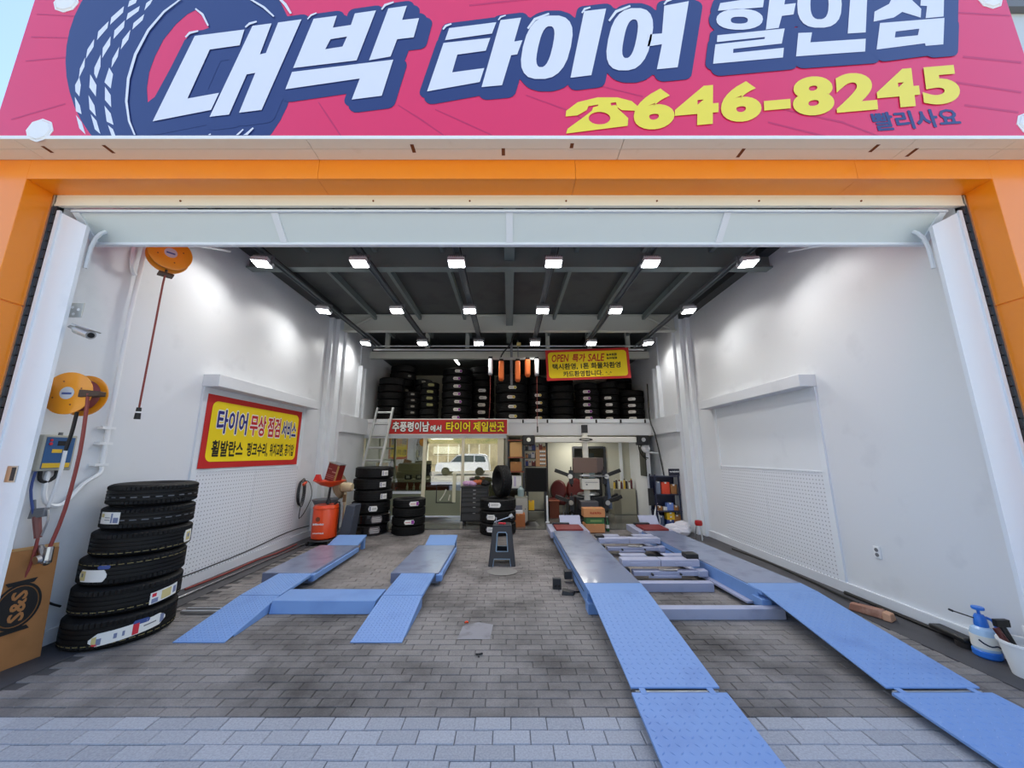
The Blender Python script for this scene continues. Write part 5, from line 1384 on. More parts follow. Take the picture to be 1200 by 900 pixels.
# narrow carton rack
rk = thing('carton_rack', 'narrow dark rack of cartons right of the office glass', 'shelf', (.16, 9.20, 0))
for sx in (-.19, .19):
    obj('upright', MB().box(sx - .02, sx + .02, -.12, -.08, .003, 2.0).box(sx - .02, sx + .02, .10, .14, .003, 2.0), DARK, rk)
for z in (.35, .75, 1.16, 1.50, 1.92):
    obj('shelf_board', MB().box(-.20, .20, -.13, .15, z, z + .03), BROWN if z > 1.1 else DARK, rk)
def carton(loc, s, m, label, name='carton', group=None, flap=True, tape=None):
    t = thing(name, label, 'box', loc, group=group)
    sx, sy, sz = s
    obj('carton_body', MB().box(-sx / 2, sx / 2, -sy / 2, sy / 2, 0, sz), m, t, .004)
    if flap:
        obj('tape_seam', MB().box(-.02, .02, -sy / 2 - .002, sy / 2 + .002, sz - .03, sz + .002), tape or CARD_PALE, t)
    return t
carton((.16, 9.2, 1.531), (.30, .2, .36), CARD_PALE, 'tall tan carton on the upper shelf of the narrow rack')
carton((.16, 9.2, 1.191), (.28, .2, .22), CARD, 'brown carton on the middle shelf of the narrow rack')
pp = thing('paper_stack', 'white paper packet on the narrow rack below the cartons', 'paper', (.16, 9.2, .781))
obj('sheets', MB().box(-.13, .13, -.10, .10, 0, .30), PAPER, pp, .01)
obj('wrapper', MB().box(-.05, .0, -.104, -.10, .05, .28), mat('lilac_wrapper', (196, 186, 210), .5), pp)
# parts shelf
ps = thing('parts_shelf', 'dark shelf packed with small parts right of the carton rack', 'shelf', (.68, 9.75, 0))
for sx in (-.30, .30):
    obj('upright', MB().box(sx - .015, sx + .015, -.15, .15, .015, 1.9), DARK, ps)
for z in (.66, 1.0, 1.28, 1.48, 1.68):
    obj('shelf_board', MB().box(-.30, .30, -.16, .16, z, z + .02), DARK, ps)
cols = [(60, 70, 130), (200, 180, 160), (120, 60, 60), (170, 120, 80), (80, 90, 110), (200, 200, 205), (60, 60, 66), (150, 150, 160)]
cm = [mat('parts_box_%s' % n, c, .6) for n, c in zip(('blue', 'sand', 'maroon', 'tan', 'slate', 'pale', 'black', 'grey'), cols)]
cn = ['blue', 'sand-coloured', 'maroon', 'tan', 'slate grey', 'pale grey', 'black', 'mid grey']
for r_, z in enumerate((1.301, 1.501, 1.701)):
    x = -.27
    k = 0
    while x < .0 if r_ < 2 else x < .25:
        w = random.uniform(.06, .10)
        q = (r_ * 3 + k) % 8
        hh = random.uniform(.10, .165)
        t = carton((.68 + x + w / 2, 9.66, z), (w - .008, .12, hh), cm[q], '%s parts box, %s on the %s of the parts shelf' % (cn[q], ORD[k] + ' from left', ('lower tier', 'middle tier', 'top tier')[r_]), 'parts_box', 'parts boxes on the shelf', flap=True, tape=cm[(q + 3) % 8])
        x += w
        k += 1
# orange bulb display beside the shelf
bd = thing('bulb_display', 'tan display case with rows of small white packs on the parts shelf', 'display', (.80, 9.55, 1.29))
obj('case', MB().box(-.12, .14, -.05, .05, .0, .42), mat('tan_display_case', (206, 158, 112), .5), bd)
for r_ in range(4):
    for c_ in range(3):
        pk = obj('pack', MB().box(-.02 + c_ * .05, .022 + c_ * .05, -.06, -.05, .03 + r_ * .10, .095 + r_ * .10), PAPER, bd)
        obj('pack_base', MB().box(-.02 + c_ * .05, .022 + c_ * .05, -.062, -.06, .03 + r_ * .10, .05 + r_ * .10), INK, pk)
bc = thing('black_cabinet', 'tall black cabinet in the rear workshop under the display case', 'cabinet', (.66, 9.25, 0))
obj('carcass', MB().box(-.27, .26, -.12, .12, .70, 1.27), BLACK, bc, .01)
obj('door', MB().box(-.25, .24, -.13, -.12, .72, 1.25), mat('black_panel', (12, 12, 13), .6, spec=.2), bc)
for sx in (-.22, .22):
    obj('leg', MB().box(sx - .025, sx + .025, -.10, -.05, .013, .70).box(sx - .025, sx + .025, .05, .10, .013, .70), DARK, bc)
obj('lower_shelf', MB().box(-.24, .24, -.11, .11, .25, .27), DARK, bc)
carton((.52, 9.22, .271), (.16, .14, .22), YELLOWBOX, 'yellow carton on the lower shelf of the black cabinet')
wp = tag(obj('white_tube', MB().cyl((.90, 9.02, .013), (.90, 9.05, .62), .024, n=10).cyl((.90, 9.02, .013), (.90, 9.02, .03), .05), FOAM), 'white plastic tube standing against the black cabinet', 'tube')
gc = thing('small_grey_cabinet', 'pale grey metal cabinet low behind the three tires', 'cabinet', (.27, 8.95, 0))
obj('carcass', MB().box(-.14, .16, -.15, .15, .013, .62), GRAYBOX, gc, .008)
gd = obj('door', MB().box(-.12, .14, -.16, -.15, .04, .59), mat('pale_cabinet_door', (176, 174, 164), .5), gc)
obj('door_knob', MB().cyl((.10, -.16, .35), (.10, -.175, .35), .012), DARK, gd)
bx_ = carton((.20, 8.62, .013), (.30, .26, .27), mat('orange_brown_carton', (186, 112, 64), .7), 'orange-brown carton on the floor right of the three tires')
pr_ = thing('small_printer', 'small white tray device standing on the orange-brown carton', 'printer', (.18, 8.62, .284))
obj('body', MB().box(-.12, .12, -.09, .09, 0, .07), FOAM, pr_, .008)
obj('screen', MB().hexa([(-.11, -.02, .07), (.11, -.02, .07), (.11, .0, .07), (-.11, .0, .07), (-.11, .06, .16), (.11, .06, .16), (.11, .07, .16), (-.11, .07, .16)]), NAVY_METAL, pr_)
jug = tag(obj('water_jug', MB().lathe([(0, 0), (.07, 0), (.075, .03), (.075, .16), (.03, .21), (.03, .24), (0, .24)], 16, c=(.27, 8.9, .62)), mat('cloudy_jug', (150, 170, 170), .3)), 'small clear plastic jug on the pale grey cabinet', 'jug')
# fallen chair-like stool: dark helmet-like bowl
tag(obj('rubber_bowl', MB().lathe([(0, .1), (.10, .1), (.19, .02), (.20, .013), (.17, .013), (0, .013)], 18, c=(.52, 8.75, 0)), BLACK), 'black rubber bowl upside down right of the orange-brown carton', 'bowl')

# ------------------------------------------------------------------ rear workshop on the right
def lounge(x, y, rz, label, cat='chair', w=.52):
    t = thing('vinyl_chair', label, cat, (x, y, .012), rz, 'dark red vinyl chairs')
    obj('seat', MB().box(-w / 2, w / 2, -.26, .24, .28, .42), MAROON, t, .04)
    obj('backrest', MB().lathe([(0, -.05), (w * .36, -.05), (w * .44, 0), (w * .36, .05), (0, .05)], 20, M=Matrix.Translation((0, .28, .60)) @ Matrix.Rotation(R(78), 4, 'X') @ Matrix.Diagonal((1, 1.25, 1, 1))), MAROON, t)
    for sx in (-w / 2 + .05, w / 2 - .05):
        for sy_ in (-.2, .2):
            obj('leg', MB().cyl((sx, sy_, 0), (sx, sy_, .28), .018), STEEL, t)
    return t
lounge(1.27, 10.15, R(-18), 'dark red vinyl chair beside the black cabinet')
lounge(1.87, 10.22, R(6), 'dark red vinyl chair behind the alignment machine', w=.6)
tag(obj('wooden_stand', MB().box(1.02, 1.26, 9.60, 9.82, .013, .40).box(1.0, 1.28, 9.58, 9.84, .40, .43), BROWN), 'low reddish wooden stand left of the alignment machine', 'stand')
# alignment machine
am = thing('alignment_machine', 'white wheel alignment column with wide camera beam in the rear workshop', 'machine', (1.87, 9.0, 0.013))
WHITE_P = mat('white_machine_plastic', (226, 224, 214), .4)
obj('column', MB().box(-.065, .065, .05, .14, .0, 2.10), WHITE_P, am, .008)
obj('column_cap', MB().box(-.07, .07, .04, .15, 2.10, 2.30), DARK, am)
obj('camera_beam', MB().box(-1.25, 1.25, -.02, .05, 1.86, 2.0), WHITE_P, am, .02)
obj('beam_plate', MB().lathe([(0, 0), (.17, 0), (.17, .008), (0, .008)], 24, M=Matrix.Translation((.0, -.02, 1.935)) @ Matrix.Rotation(R(90), 4, 'X') @ Matrix.Diagonal((1, .22, 1, 1))), BLACK, am)
obj('plate_stripe', MB().box(-.11, .09, -.031, -.029, 1.93, 1.945), STEEL, am)
for sx in (-1.40, 1.40):
    cl = obj('camera_head', MB().box(sx - .15, sx + .15, -.05, .10, 1.80, 2.04), BLACK, am, .02)
    obj('camera_lens', MB().cyl((sx, -.052, 1.93), (sx, -.07, 1.93), .05, n=16), STEEL, cl)
obj('monitor', MB().box(-.34, .24, -.06, .0, 1.14, 1.50), mat('brown_monitor_back', (112, 90, 80), .5), am, .01)
obj('monitor_side', MB().box(.24, .40, -.03, .02, 1.16, 1.50), mat('dim_monitor_edge', (92, 78, 74), .5), am)
obj('keyboard_tray', MB().box(-.18, .42, -.25, .12, 1.06, 1.085), MIDGREY, am)
obj('keyboard', MB().box(-.17, .02, -.24, -.12, 1.086, 1.105), FOAM, am)
pr = obj('printer', MB().box(-.17, .24, -.22, .05, .77, 1.02), WHITE_P, am, .012)
obj('printer_slot', MB().box(-.10, .20, -.224, -.215, .93, .94).box(-.08, -.04, -.224, -.215, .87, .90), MIDGREY, pr)
obj('lower_case', MB().box(-.20, .20, -.20, .16, .30, .50), mat('dark_machine_case', (84, 82, 88), .5), am, .01)
obj('base', MB().box(-.28, .28, -.25, .25, .0, .10), DARK, am)
# wheel clamps on side arms
for sx in (-1, 1):
    for z in (1.10, .50):
        t = thing('wheel_clamp', 'black wheel target clamp hung on the %s of the alignment machine, %s one' % ('left' if sx < 0 else 'right', 'upper' if z > 1 else 'lower'), 'clamp', (1.87 + sx * .40, 8.92, z), group='wheel clamps on the alignment machine')
        obj('clamp_bar', MB().cyl((sx * .05, 0, .0), (sx * .08, 0, .0), .05).box(-.05, .05, -.03, .03, -.20, .12), DARK, t)
        obj('target_arm', MB().hexa([(sx * .06, -.03, -.04), (sx * .06, .03, -.04), (sx * .40, .03, .08), (sx * .40, -.03, .08), (sx * .06, -.03, .05), (sx * .06, .03, .05), (sx * .37, .03, .16), (sx * .37, -.03, .16)]), BLACK, t, .008)
        obj('chrome_hub', MB().cyl((sx * .03, -.05, -.02), (sx * .03, -.09, -.02), .055, n=14), STEEL, t)
        obj('grip', MB().cyl((-.0, 0, -.20), (.0, -.06, -.24), .022).cyl((0, 0, .12), (0, 0, .2), .015), BLACK, t)
# tire changer behind
tch = thing('tire_changer', 'dark tire changing machine with upright post behind the alignment column', 'tire changer', (2.0, 9.55, .013))
obj('cabinet', MB().box(-.35, .35, -.25, .25, 0, .55), DARK, tch, .02)
obj('turntable', MB().lathe([(0, .56), (.26, .56), (.28, .59), (.26, .62), (0, .62)], 24), STEEL, tch)
obj('post', MB().box(.22, .36, .0, .16, .55, 1.5), BLACK, tch, .01)
obj('swing_arm', MB().box(-.2, .3, .03, .11, 1.38, 1.48).cyl((-.12, .07, .85), (-.12, .07, 1.65), .02), BLACK, tch, .008)
obj('air_cylinder', MB().cyl((.52, -.1, .25), (.46, -.1, 1.1), .045), mat('blue_steel_cylinder', (96, 112, 140), .35), tch)
obj('bead_breaker', MB().hexa([(.35, -.1, .35), (.75, -.1, .45), (.75, .0, .45), (.35, .0, .35), (.35, -.1, .45), (.72, -.1, .62), (.72, .0, .62), (.35, 0, .45)]), BLACK, tch, .01)
# cartons stacked in front
CR = mat('orange_carton', (206, 142, 92), .6)
c1_ = carton((1.76, 8.02, .013), (.40, .28, .17), CR, 'orange-brown carton at the bottom of the small stack before alignment machine')
gb = thing('green_crate', 'dark green flat crate between two cartons before the alignment machine', 'crate', (1.77, 8.02, .184))
obj('crate_body', MB().box(-.19, .19, -.13, .13, 0, .125), GREEN, gb, .008)
obj('crate_rim', MB().box(-.20, .20, -.14, .14, .115, .13), mat('dark_green_rim', (38, 78, 46), .5), gb)
obj('crate_print', MB().box(-.10, .14, -.1335, -.130, .04, .08), mat('pale_green_print', (120, 150, 90), .6), gb)
c2_ = carton((1.76, 8.02, .316), (.44, .28, .17), CR, 'orange-brown carton with red lettering, top of the stack before alignment machine')
blur_print(mat('red_carton_print', (176, 66, 40), .6), c2_, frame_front(-.09, -.142, .055), .24, .06, 5)
gbt = thing('green_bottle', 'green glass bottle with pale label right of the carton stack', 'bottle', (2.06, 8.05, .013))
obj('bottle_glass', MB().lathe([(0, 0), (.036, 0), (.038, .02), (.038, .16), (.015, .22), (.014, .28), (0, .28)], 16), mat('green_glass', (30, 84, 48), .15), gbt)
obj('bottle_label', MB().lathe([(.039, .06), (.039, .13)], 16), PAPER, gbt)
obj('cap', MB().cyl((0, 0, .28), (0, 0, .295), .016), FOAM, gbt)
# grey cabinet with spray cans
gk = thing('beige_cabinet', 'beige steel cabinet topped with spray cans in the rear corner', 'cabinet', (3.10, 10.28, .013))
obj('carcass', MB().box(-.30, .30, -.15, .22, 0, .66), GRAYBOX, gk, .006)
obj('door', MB().box(-.10, .28, -.16, -.15, .02, .64), mat('beige_cabinet_door', (166, 162, 142), .5), gk)
obj('side_door', MB().box(-.29, -.12, -.16, -.15, .02, .64), mat('dim_cabinet_door', (130, 126, 110), .5), gk)
canm = [mat('can_%s' % n, c, .35) for n, c in (('gold', (190, 160, 60)), ('dark', (50, 40, 50)), ('white', (216, 214, 206)), ('maroon', (110, 40, 50)))]
for k in range(8):
    t = thing('spray_can', '%s spray can on the beige cabinet, %s from left' % (('gold', 'dark', 'white', 'maroon')[k % 4], ORD[k]), 'can', (2.86 + k * .068, 10.22 + .04 * (k % 2), .674), group='spray cans on the beige cabinet')
    hh = .15 + .03 * ((k * 5) % 3)
    obj('can_body', MB().lathe([(0, 0), (.029, 0), (.029, hh), (.018, hh + .02), (0, hh + .02)], 12), canm[k % 4], t)
    obj('cap', MB().cyl((0, 0, hh + .02), (0, 0, hh + .055), .018), canm[(k + 1) % 4], t)
# right rear wall
ep = thing('switch_panel', 'tall dark narrow panel on the rear right wall', 'panel', (3.43, 9.46, 1.42))
obj('panel', MB().box(-.02, .01, -.14, .24, -.37, .38), mat('dark_olive_panel', (58, 60, 52), .4), ep)
obj('panel_frame', MB().box(-.03, -.02, -.15, .25, .37, .39).box(-.03, -.02, -.15, .25, -.385, -.37), WHITE_METAL, ep)
wf = thing('wall_fan', 'white clamp fan on an arm on the rear right wall', 'fan', (3.36, 9.1, 1.72))
obj('arm', MB().cyl((.36, .05, -.10), (.05, .0, -.08), .02), FOAM, wf)
obj('fan_head', MB().lathe([(0, -.05), (.10, -.05), (.12, 0), (.09, .06), (0, .06)], 20, M=Matrix.Translation((0, 0, .02)) @ Matrix.Rotation(R(62), 4, 'X') @ Matrix.Rotation(R(30), 4, 'Y')), FOAM, wf)
obj('fan_hub', MB().lathe([(0, -.09), (.03, -.085), (.045, -.05)], 12, M=Matrix.Translation((0, 0, .02)) @ Matrix.Rotation(R(62), 4, 'X') @ Matrix.Rotation(R(30), 4, 'Y')), MIDGREY, wf)
tag(obj('hanging_cables', MB().tube([(3.30, 9.0, 1.98), (3.25, 9.1, 1.8), (3.35, 9.2, 1.55), (3.46, 9.22, 1.50)], .012).tube([(3.26, 9.0, 1.96), (3.2, 9.12, 1.78), (3.3, 9.22, 1.58), (3.42, 9.24, 1.46)], .012), BLACK), 'black cables looping from the beam end to the rear right wall', 'cable')
tag(obj('drop_cable', MB().tube([(3.60, 9.30, 3.4), (3.61, 9.33, 2.5), (3.64, 9.15, 2.1), (3.70, 9.10, 1.6), (3.72, 9.0, 1.1), (3.70, 8.95, .9)], .016), BLACK), 'thick black cable dropping from the loft along the right wall', 'cable')
# accessory rack
ar = thing('accessory_rack', 'navy wire rack of car care goods against the right wall', 'shelf', (3.46, 8.35, 0))
for sx in (-.27, .25):
    for sy in (-.13, .15):
        obj('upright', MB().box(sx - .012, sx + .012, sy - .012, sy + .012, .012, 1.16), NAVY_METAL, ar)
for z in (.06, .37, .72, 1.10):
    obj('shelf_board', MB().box(-.29, .27, -.15, .17, z, z + .02), NAVY_METAL, ar)
obj('darkening_sheet', MB().box(-.28, .26, .155, .165, .05, 1.12), NAVY_METAL, ar)  # dark sheet added so the rack reads darker and denser
obj('side_board', MB().box(-.42, -.30, -.10, -.08, .50, .86), BLACK, ar)
hd = obj('header_sign', MB().box(.04, .30, -.15, -.14, 1.13, 1.28), mat('dark_header_sign', (26, 30, 50), .5), ar)
blur_print(FOAM, hd, frame_front(.065, -.152, 1.20), .21, .04, 8)
goods = [
    (-.18, .391, (.12, .12, .09), CARD, 'brown box at left of the middle rack shelf'), (-.05, .391, (.09, .1, .07), PAPER, 'small white box on the middle rack shelf'),
    (.055, .391, (.14, .12, .16), mat('blue_white_pack', (110, 136, 200), .5), 'blue-white pack standing on the middle rack shelf'), (.18, .391, (.10, .12, .10), CARD, 'brown box at right of the middle rack shelf'),
    (-.02, .741, (.18, .14, .25), mat('red_orange_can', (220, 70, 40), .4), 'large red-orange canister on the upper rack shelf'), (.16, .741, (.13, .12, .20), CARD, 'brown carton beside the red canister on the rack'),
    (-.17, .741, (.09, .1, .26), mat('grey_blue_pack', (120, 130, 150), .5), 'grey tall pack left of the red canister on rack'),
    (.03, .081, (.16, .14, .12), BLUEP, 'dark blue box at the bottom of the rack'), (.18, .081, (.16, .14, .22), CARD, 'brown carton at the bottom right of the rack'),
    (-.17, .081, (.13, .13, .2), mat('steel_blue_box', (90, 104, 130), .5), 'steel blue box at the bottom left of the rack')]
for x, z, s, m, lab in goods:
    carton((3.46 + x, 8.34, z), s, m, lab, 'goods_box', 'goods on the accessory rack', tape=PAPER)
carton((3.50, 8.33, .202), (.17, .14, .075), YELLOWBOX, 'lower yellow box of two on the rack', 'goods_box', 'goods on the accessory rack', tape=PAPER)
carton((3.50, 8.33, .279), (.17, .14, .075), YELLOWBOX, 'upper yellow box of two on the rack', 'goods_box', 'goods on the accessory rack', tape=PAPER)
tag(obj('white_cable_coil', MB().tube([(3.22, 8.25, .55), (3.17, 8.25, .4), (3.15, 8.22, .2), (3.2, 8.22, .05), (3.24, 8.22, .2), (3.2, 8.24, .45)], .008).tube([(3.2, 8.27, .5), (3.14, 8.25, .3), (3.18, 8.22, .06)], .008), FOAM), 'white cable loops hanging left of the accessory rack', 'cable')
lump('plastic_bag', [(3.34, 7.84, .10), (3.48, 7.80, .12), (3.56, 7.90, .14), (3.50, 7.70, .08), (3.36, 7.72, .07)], (.16, .17, .16, .13, .11), mat('white_plastic_bag', (214, 212, 218), .3), 'heap of white plastic bags in front of the accessory rack', 'bag')
rj = thing('red_top_stand', 'small steel stand with red top by the right column', 'jack stand', (3.62, 7.32, 0))
obj('head', MB().lathe([(0, .26), (.06, .26), (.07, .30), (.06, .35), (0, .36)], 16), mat('glossy_red', (176, 28, 30), .3), rj)
for a in (.5, 2.6, 4.7):
    obj('leg', MB().cyl((.04 * math.cos(a), .04 * math.sin(a), .26), (.09 * math.cos(a), .09 * math.sin(a), 0.004), .011, n=8), STEEL, rj)

# ------------------------------------------------------------------ drop reels hanging before the loft
dh = thing('hanging_rack', 'pale steel frame hanging from the ceiling before the loft', 'frame', (.08, 8.60, 3.80))
obj('cross_bar', MB().box(-.54, .54, -.03, .03, .06, .12), ALU, dh)
obj('hanger', MB().box(-.06, .0, .0, .06, -.55, .50).cyl((.13, .0, .12), (.13, .0, .55), .012), MIDGREY, dh)
obj('junction_box', MB().box(.10, .20, -.02, .05, .42, .50), mat('cream_box', (206, 190, 120), .5), dh)
obj('feed_cable', MB().tube([(-.30, -.03, .1), (-.22, -.05, .25), (-.05, -.06, .45), (.0, -.05, .62), (.10, -.04, .72), (.18, -.04, .68)], .018), BLACK, dh)
CASE_ORANGE = mat('orange_reel_case', (222, 112, 52), .45)
for k, (x, z, m, hgt, nm) in enumerate(((-.50, 3.50, FOAM, .44, 'white one at far left'), (-.24, 3.36, CASE_ORANGE, .52, 'orange one at left'), (.16, 3.34, CASE_ORANGE, .54, 'middle orange one'), (.40, 3.46, CASE_ORANGE, .46, 'orange one at right'), (.62, 3.48, FOAM, .45, 'white one at far right'))):
    t = thing('drop_reel', 'hanging slim drop reel before the loft, ' + nm, 'hose reel', (.04 + x, 8.55, z), group='drop reels before the loft')
    obj('reel_case', MB().box(-.065 if m is CASE_ORANGE else -.05, .065 if m is CASE_ORANGE else .05, -.06, .14, 0, hgt - .06), m, t, .03)
    obj('top_mount', MB().box(-.05, .05, -.04, .08, hgt - .06, hgt - .01), BLACK, t, .01)
    obj('outlet', MB().box(-.045, .045, -.04, .08, -.03, .005), MIDGREY if m is FOAM else mat('deep_orange', (190, 84, 20), .4) if k == 1 else MATS.get('deep_orange', MIDGREY), t)
    if m is FOAM:
        obj('drop_hose', MB().tube([(0, 0, -.02), (.0, .0, -.6), (-.03 if k == 0 else 0, .02, -1.25)], .007, 5), RED_HOSE, t)
        obj('coupling', MB().cyl((-.03 if k == 0 else 0, .02, -1.24), (-.03 if k == 0 else 0, .02, -1.38), .016), BLACK, t)

# ------------------------------------------------------------------ office behind the glass
of = struct('wall_office', MB().box(-3.74, -.13, 11.7, 11.8, .012, 2.06), mat('office_wall', (150, 146, 118), .7))
dk = thing('reception_desk', 'reddish brown reception desk behind the office glass', 'desk', (-2.40, 10.3, .013))
obj('desk_front', MB().box(-.75, .75, -.3, -.26, .35, .85), BROWN, dk)
obj('desk_top', MB().box(-.80, .80, -.33, .35, .85, .91), mat('pale_desk_top', (196, 190, 170), .4), dk, .006)
for sx in (-.72, .72):
    obj('side_panel', MB().box(sx - .02, sx + .02, -.26, .32, 0, .85), BROWN, dk)
mo = thing('computer_monitor', 'black computer monitor on the reception desk', 'monitor', (-2.1, 10.3, .924))
obj('screen', MB().box(-.24, .24, -.02, .02, .08, .40), BLACK, mo, .006)
obj('stand', MB().cyl((0, 0, 0), (0, 0, .1), .02).box(-.1, .1, -.08, .08, 0, .012), BLACK, mo)
for x, lab in ((-2.75, 'left'), (-2.45, 'right')):
    t = thing('desk_phone', 'dark desk device on the reception desk, %s of the pair' % lab, 'phone', (x, 10.2, .924))
    obj('base', MB().box(-.09, .09, -.07, .07, 0, .12), BLACK, t, .01)
    obj('face', MB().box(-.05, .05, -.074, -.07, .03, .10), PAPER, t)
ac = thing('air_conditioner', 'white wall air conditioner inside the office', 'air conditioner', (-1.95, 11.55, 1.55))
obj('body', MB().box(-.42, .42, -.12, .14, 0, .28), FOAM, ac, .03)
obj('louver', MB().box(-.38, .38, -.13, -.1, .02, .06), DARK, ac)
yd = thing('yellow_stand', 'yellow and black display stand inside the office', 'stand', (-3.50, 10.3, .013))
obj('post', MB().box(-.14, .14, -.1, .1, 0, .95), mat('pale_stand', (176, 170, 140), .5), yd)
obj('yellow_case', MB().box(-.17, .12, -.12, .1, .95, 1.35), YELLOWBOX, yd, .02)
obj('black_part', MB().box(-.08, .05, -.14, -.11, .98, 1.16).cyl((.22, -.05, .95), (.22, -.05, 1.35), .03).cyl((.22, -.05, 1.3), (.3, -.05, 1.42), .05), BLACK, yd)
for k in range(3):
    t = thing('office_bottle', 'small pale bottle on the ledge behind the left office glass, %s from left' % ORD[k], 'bottle', (-2.62 + k * .17, 9.62, .69), group='bottles behind the office glass')
    obj('bottle_body', MB().lathe([(0, 0), (.028, 0), (.03, .02), (.03, .10), (.012, .14), (.012, .17), (0, .17)], 12), mat('pale_bottle', (206, 200, 180), .3) if k == 0 else MATS['pale_bottle'], t)
    obj('cap', MB().cyl((0, 0, .17), (0, 0, .185), .014), MIDGREY, t)
tag(obj('glass_ledge', MB().box(-3.66, -2.2, 9.53, 9.75, .60, .69).box(-3.6, -3.5, 9.55, 9.7, .013, .6).box(-2.4, -2.3, 9.55, 9.7, .013, .6), MIDGREY), 'grey ledge inside the left office window', 'ledge')
dg = thing('door_sticker', 'square black-outlined notice on the lower panel of the office door', 'sign', (-1.62, 9.452, .40))
obj('outline', MB().box(-.22, .22, -.003, 0, .42, .445).box(-.22, .22, -.003, 0, -.0, .02).box(-.22, -.2, -.003, 0, .02, .42).box(.2, .22, -.003, 0, .02, .42), BLACK, dg)
obj('figure', MB().tube([(-.12, -.002, .06), (-.02, -.002, .2), (.03, -.002, .32)], .02, 5).tube([(.1, -.002, .06), (.13, -.002, .2)], .018, 5), mat('pale_print', (214, 214, 196), .5), dg)

# ------------------------------------------------------------------ right wall foot
ou = thing('wall_outlet', 'white double power outlet on the right wall', 'outlet', (3.965, 4.18, .56))
obj('plate', MB().box(-.008, .005, -.035, .035, -.06, .06), FOAM, ou, .002)
obj('socket', MB().cyl((-.008, 0, .025), (-.012, 0, .025), .02, n=12).cyl((-.008, 0, -.025), (-.012, 0, -.025), .02, n=12), MIDGREY, ou)
tag(obj('wall_foot_cable', MB().tube([(3.80, 6.6, .015), (3.86, 5.8, .015), (3.82, 5.0, .02), (3.78, 4.6, .02), (3.72, 4.3, .04), (3.66, 4.17, .06)], .014).tube([(3.9, 4.6, .02), (3.9, 4.0, .02), (3.9, 3.5, .02)], .018), BLACK), 'black cable along the foot of the right wall', 'cable')
gl = thing('worn_power_strip', 'worn orange-brown cable end lying by the right wall', 'plug', (3.64, 4.05, .05))
gl.rotation_euler = (0, 0, R(-62))
obj('body', MB().hexa([(-.15, -.04, -.045), (.14, -.05, -.045), (.14, .05, -.045), (-.15, .04, -.045), (-.13, -.03, .03), (.12, -.035, .04), (.12, .035, .04), (-.13, .03, .03)]), mat('worn_brown_plastic', (150, 104, 84), .6, noise=(12, (190, 150, 130), .5)), gl, .012)
obj('end_cap', MB().hexa([(.12, -.06, -.045), (.19, -.065, -.045), (.19, .065, -.045), (.12, .06, -.045), (.12, -.05, .03), (.18, -.05, .02), (.18, .05, .02), (.12, .05, .03)]), mat('pale_brown_plastic', (196, 150, 120), .6), gl, .01)
sy = thing('pump_sprayer', 'blue hand pump sprayer with white label at the right wall foot', 'sprayer', (3.84, 3.27, 0))
sy.scale = (.70, .70, .70)
obj('base', MB().lathe([(0, .004), (.10, .004), (.115, .02), (.115, .07), (.10, .09)], 24), BLUE_CLEAR, sy)
obj('tank', MB().lathe([(.105, .08), (.108, .12), (.108, .24), (.09, .30), (.05, .33), (0, .33)], 24), mat('pale_blue_tank', (176, 206, 236), .25), sy)
obj('tank_label', MB().lathe([(.1095, .11), (.1095, .24)], 24), PAPER, sy)
obj('label_print', MB().tube([(-.108, -.035, .20), (-.09, -.068, .17), (-.05, -.10, .15), (-.0, -.114, .16), (.03, -.11, .14)], .008, 5), NAVY_METAL, sy)
obj('pump_head', MB().lathe([(0, .31), (.055, .31), (.06, .34), (.05, .42), (.035, .45), (0, .45)], 18), BLUE_CLEAR, sy)
obj('plunger', MB().cyl((0, 0, .45), (0, 0, .50), .014).lathe([(0, .50), (.05, .50), (.055, .515), (.05, .53), (0, .53)], 16), BLUE_CLEAR, sy)
obj('spray_wand', MB().cyl((-.04, .02, .40), (-.20, .10, .45), .007).cyl((-.19, .095, .445), (-.22, .11, .46), .012), DARK, sy)
obj('handle', MB().tube([(.05, -.02, .42), (.11, -.03, .38), (.13, -.03, .28), (.11, -.02, .2)], .014), BLUE_CLEAR, sy)
bt = thing('floor_brush', 'black brush head lying at the right wall foot behind the sprayer', 'brush', (3.85, 3.50, 0), R(84))
obj('brush_back', MB().box(-.14, .16, -.05, .05, .05, .09), BLACK, bt, .012)
obj('bristle', MB().lathe([(0, .004), (.06, .004), (.065, .05), (0, .06)], 14, c=(-.08, -.01, 0)), mat('dark_bristle', (40, 34, 32), .9), bt)
obj('handle', MB().cyl((-.14, 0, .08), (-.24, .05, .11), .012), BLACK, bt)
bk = thing('white_bucket', 'white plastic bucket of cleaning tools at the right picture edge', 'bucket', (3.80, 2.99, 0))
obj('bucket_body', MB().lathe([(0, .006), (.09, .006), (.125, .22), (.135, .22), (.135, .235), (.118, .235), (.085, .015), (0, .015)], 24, closed=False), FOAM, bk)
t = tag(obj('brush_handle', MB().cyl((3.74, 3.0, .12), (3.70, 3.06, .30), .02), MAROON), 'dark red handle sticking out of the white bucket', 'brush')
t = tag(obj('black_squeegee', MB().cyl((3.80, 3.03, .1), (3.78, 3.10, .33), .022).box(3.73, 3.83, 3.07, 3.1, .30, .35), BLACK), 'black squeegee head sticking out of the white bucket', 'squeegee')
t = tag(obj('white_spatula', MB().cyl((3.84, 2.98, .1), (3.84, 3.0, .34), .012), FOAM), 'white stick standing in the white bucket', 'stick')

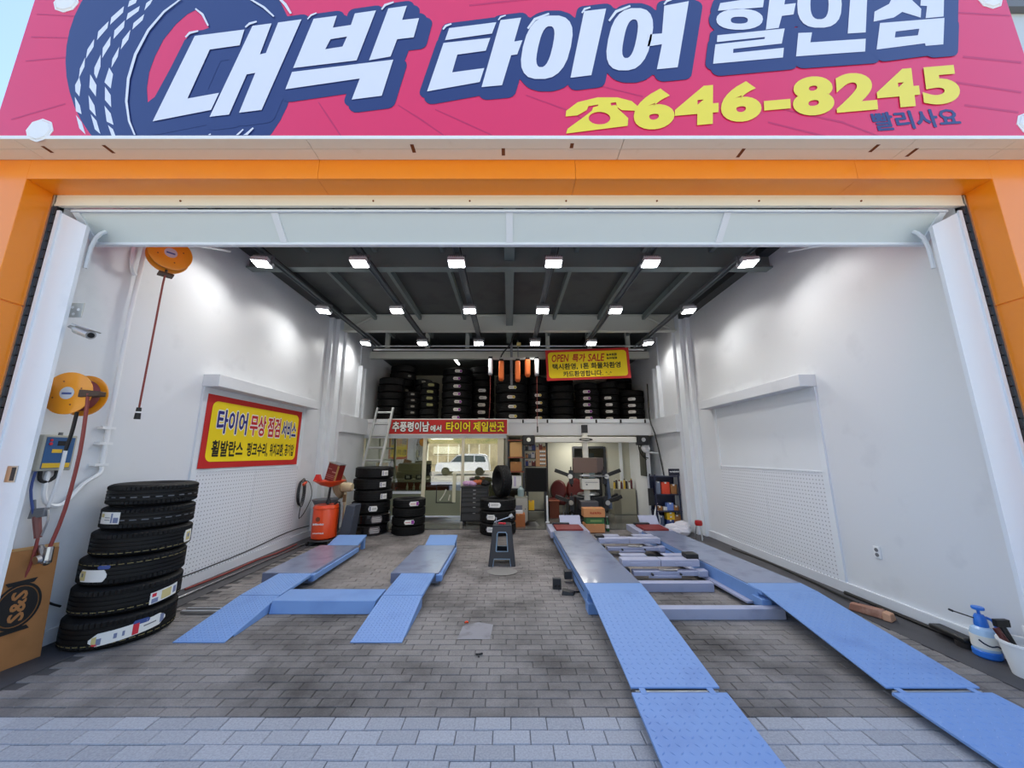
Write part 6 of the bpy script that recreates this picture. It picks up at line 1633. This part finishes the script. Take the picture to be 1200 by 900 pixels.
# ------------------------------------------------------------------ across the street, behind the camera (mirrored in the office glass)
sv = thing('parked_suv', 'white boxy car parked across the street, mirrored in the office glass', 'car', (-3.6, -10.5, -.03), 0)
CARW = mat('white_car_paint', (230, 232, 236), .25, coat=.5)
mb = MB()
prof = [(-2.05, .35), (-2.1, .75), (-1.95, .95), (-1.0, 1.02), (-.45, 1.55), (.0, 1.62), (1.6, 1.60), (1.85, 1.45), (2.0, .95), (2.05, .4)]
mb.slab(prof, lambda a, b, d: (a, -.85 + d, b), 1.7)
obj('body', mb, CARW, sv, .04)
WIN = mat('dark_car_window', (60, 76, 88), .1)
for q in ([(-.9, 1.03), (-.42, 1.48), (-.05, 1.52), (-.05, 1.03)], [(.03, 1.03), (.03, 1.52), (.85, 1.52), (.85, 1.03)], [(.93, 1.03), (.93, 1.52), (1.65, 1.48), (1.8, 1.03)]):
    for s, yy in ((-1, -.86), (1, .852)):
        m2 = MB()
        m2.slab(q, lambda a, b, d: (a, yy + d, b), .008)
        obj('window', m2, WIN, sv)
for x in (-1.3, 1.3):
    for y in (-.8, .8):
        obj('wheel', MB().cyl((x, y - .1, .32), (x, y + .1, .32), .32, n=24), RUBBER, sv)
rw = struct('wall_street', MB().box(-25, 25, -17.4, -17, -.03, 2.6), mat('stone_retaining_wall', (186, 172, 138), .9, noise=(1.2, (126, 116, 90), .48)))
for k in range(26):
    obj('buttress', MB().box(-13 + k, -12.88 + k, -17.0, -16.9, 0, 2.5), CREAM_METAL, rw)
hl = struct('hillside', MB().hexa([(-25, -26, 0), (25, -26, 0), (25, -17.4, 0), (-25, -17.4, 0), (-25, -26, 7.5), (25, -26, 7.5), (25, -17.4, 2.5), (-25, -17.4, 2.5)]), mat('dry_hillside', (150, 138, 92), .95, noise=(1.5, (96, 104, 58), .45)))
rh = thing('neighbour_building', 'grey neighbouring building edge beyond the right end of the sign', 'building', (8.6, 5.5, 0))
obj('wall', MB().box(-1.6, 2.5, -1, 3, 0, 8.4), mat('pale_facade', (196, 206, 214), .6), rh)
obj('roof_edge', MB().box(-1.7, 2.6, -1.1, 3.1, 8.4, 8.55), MIDGREY, rh)
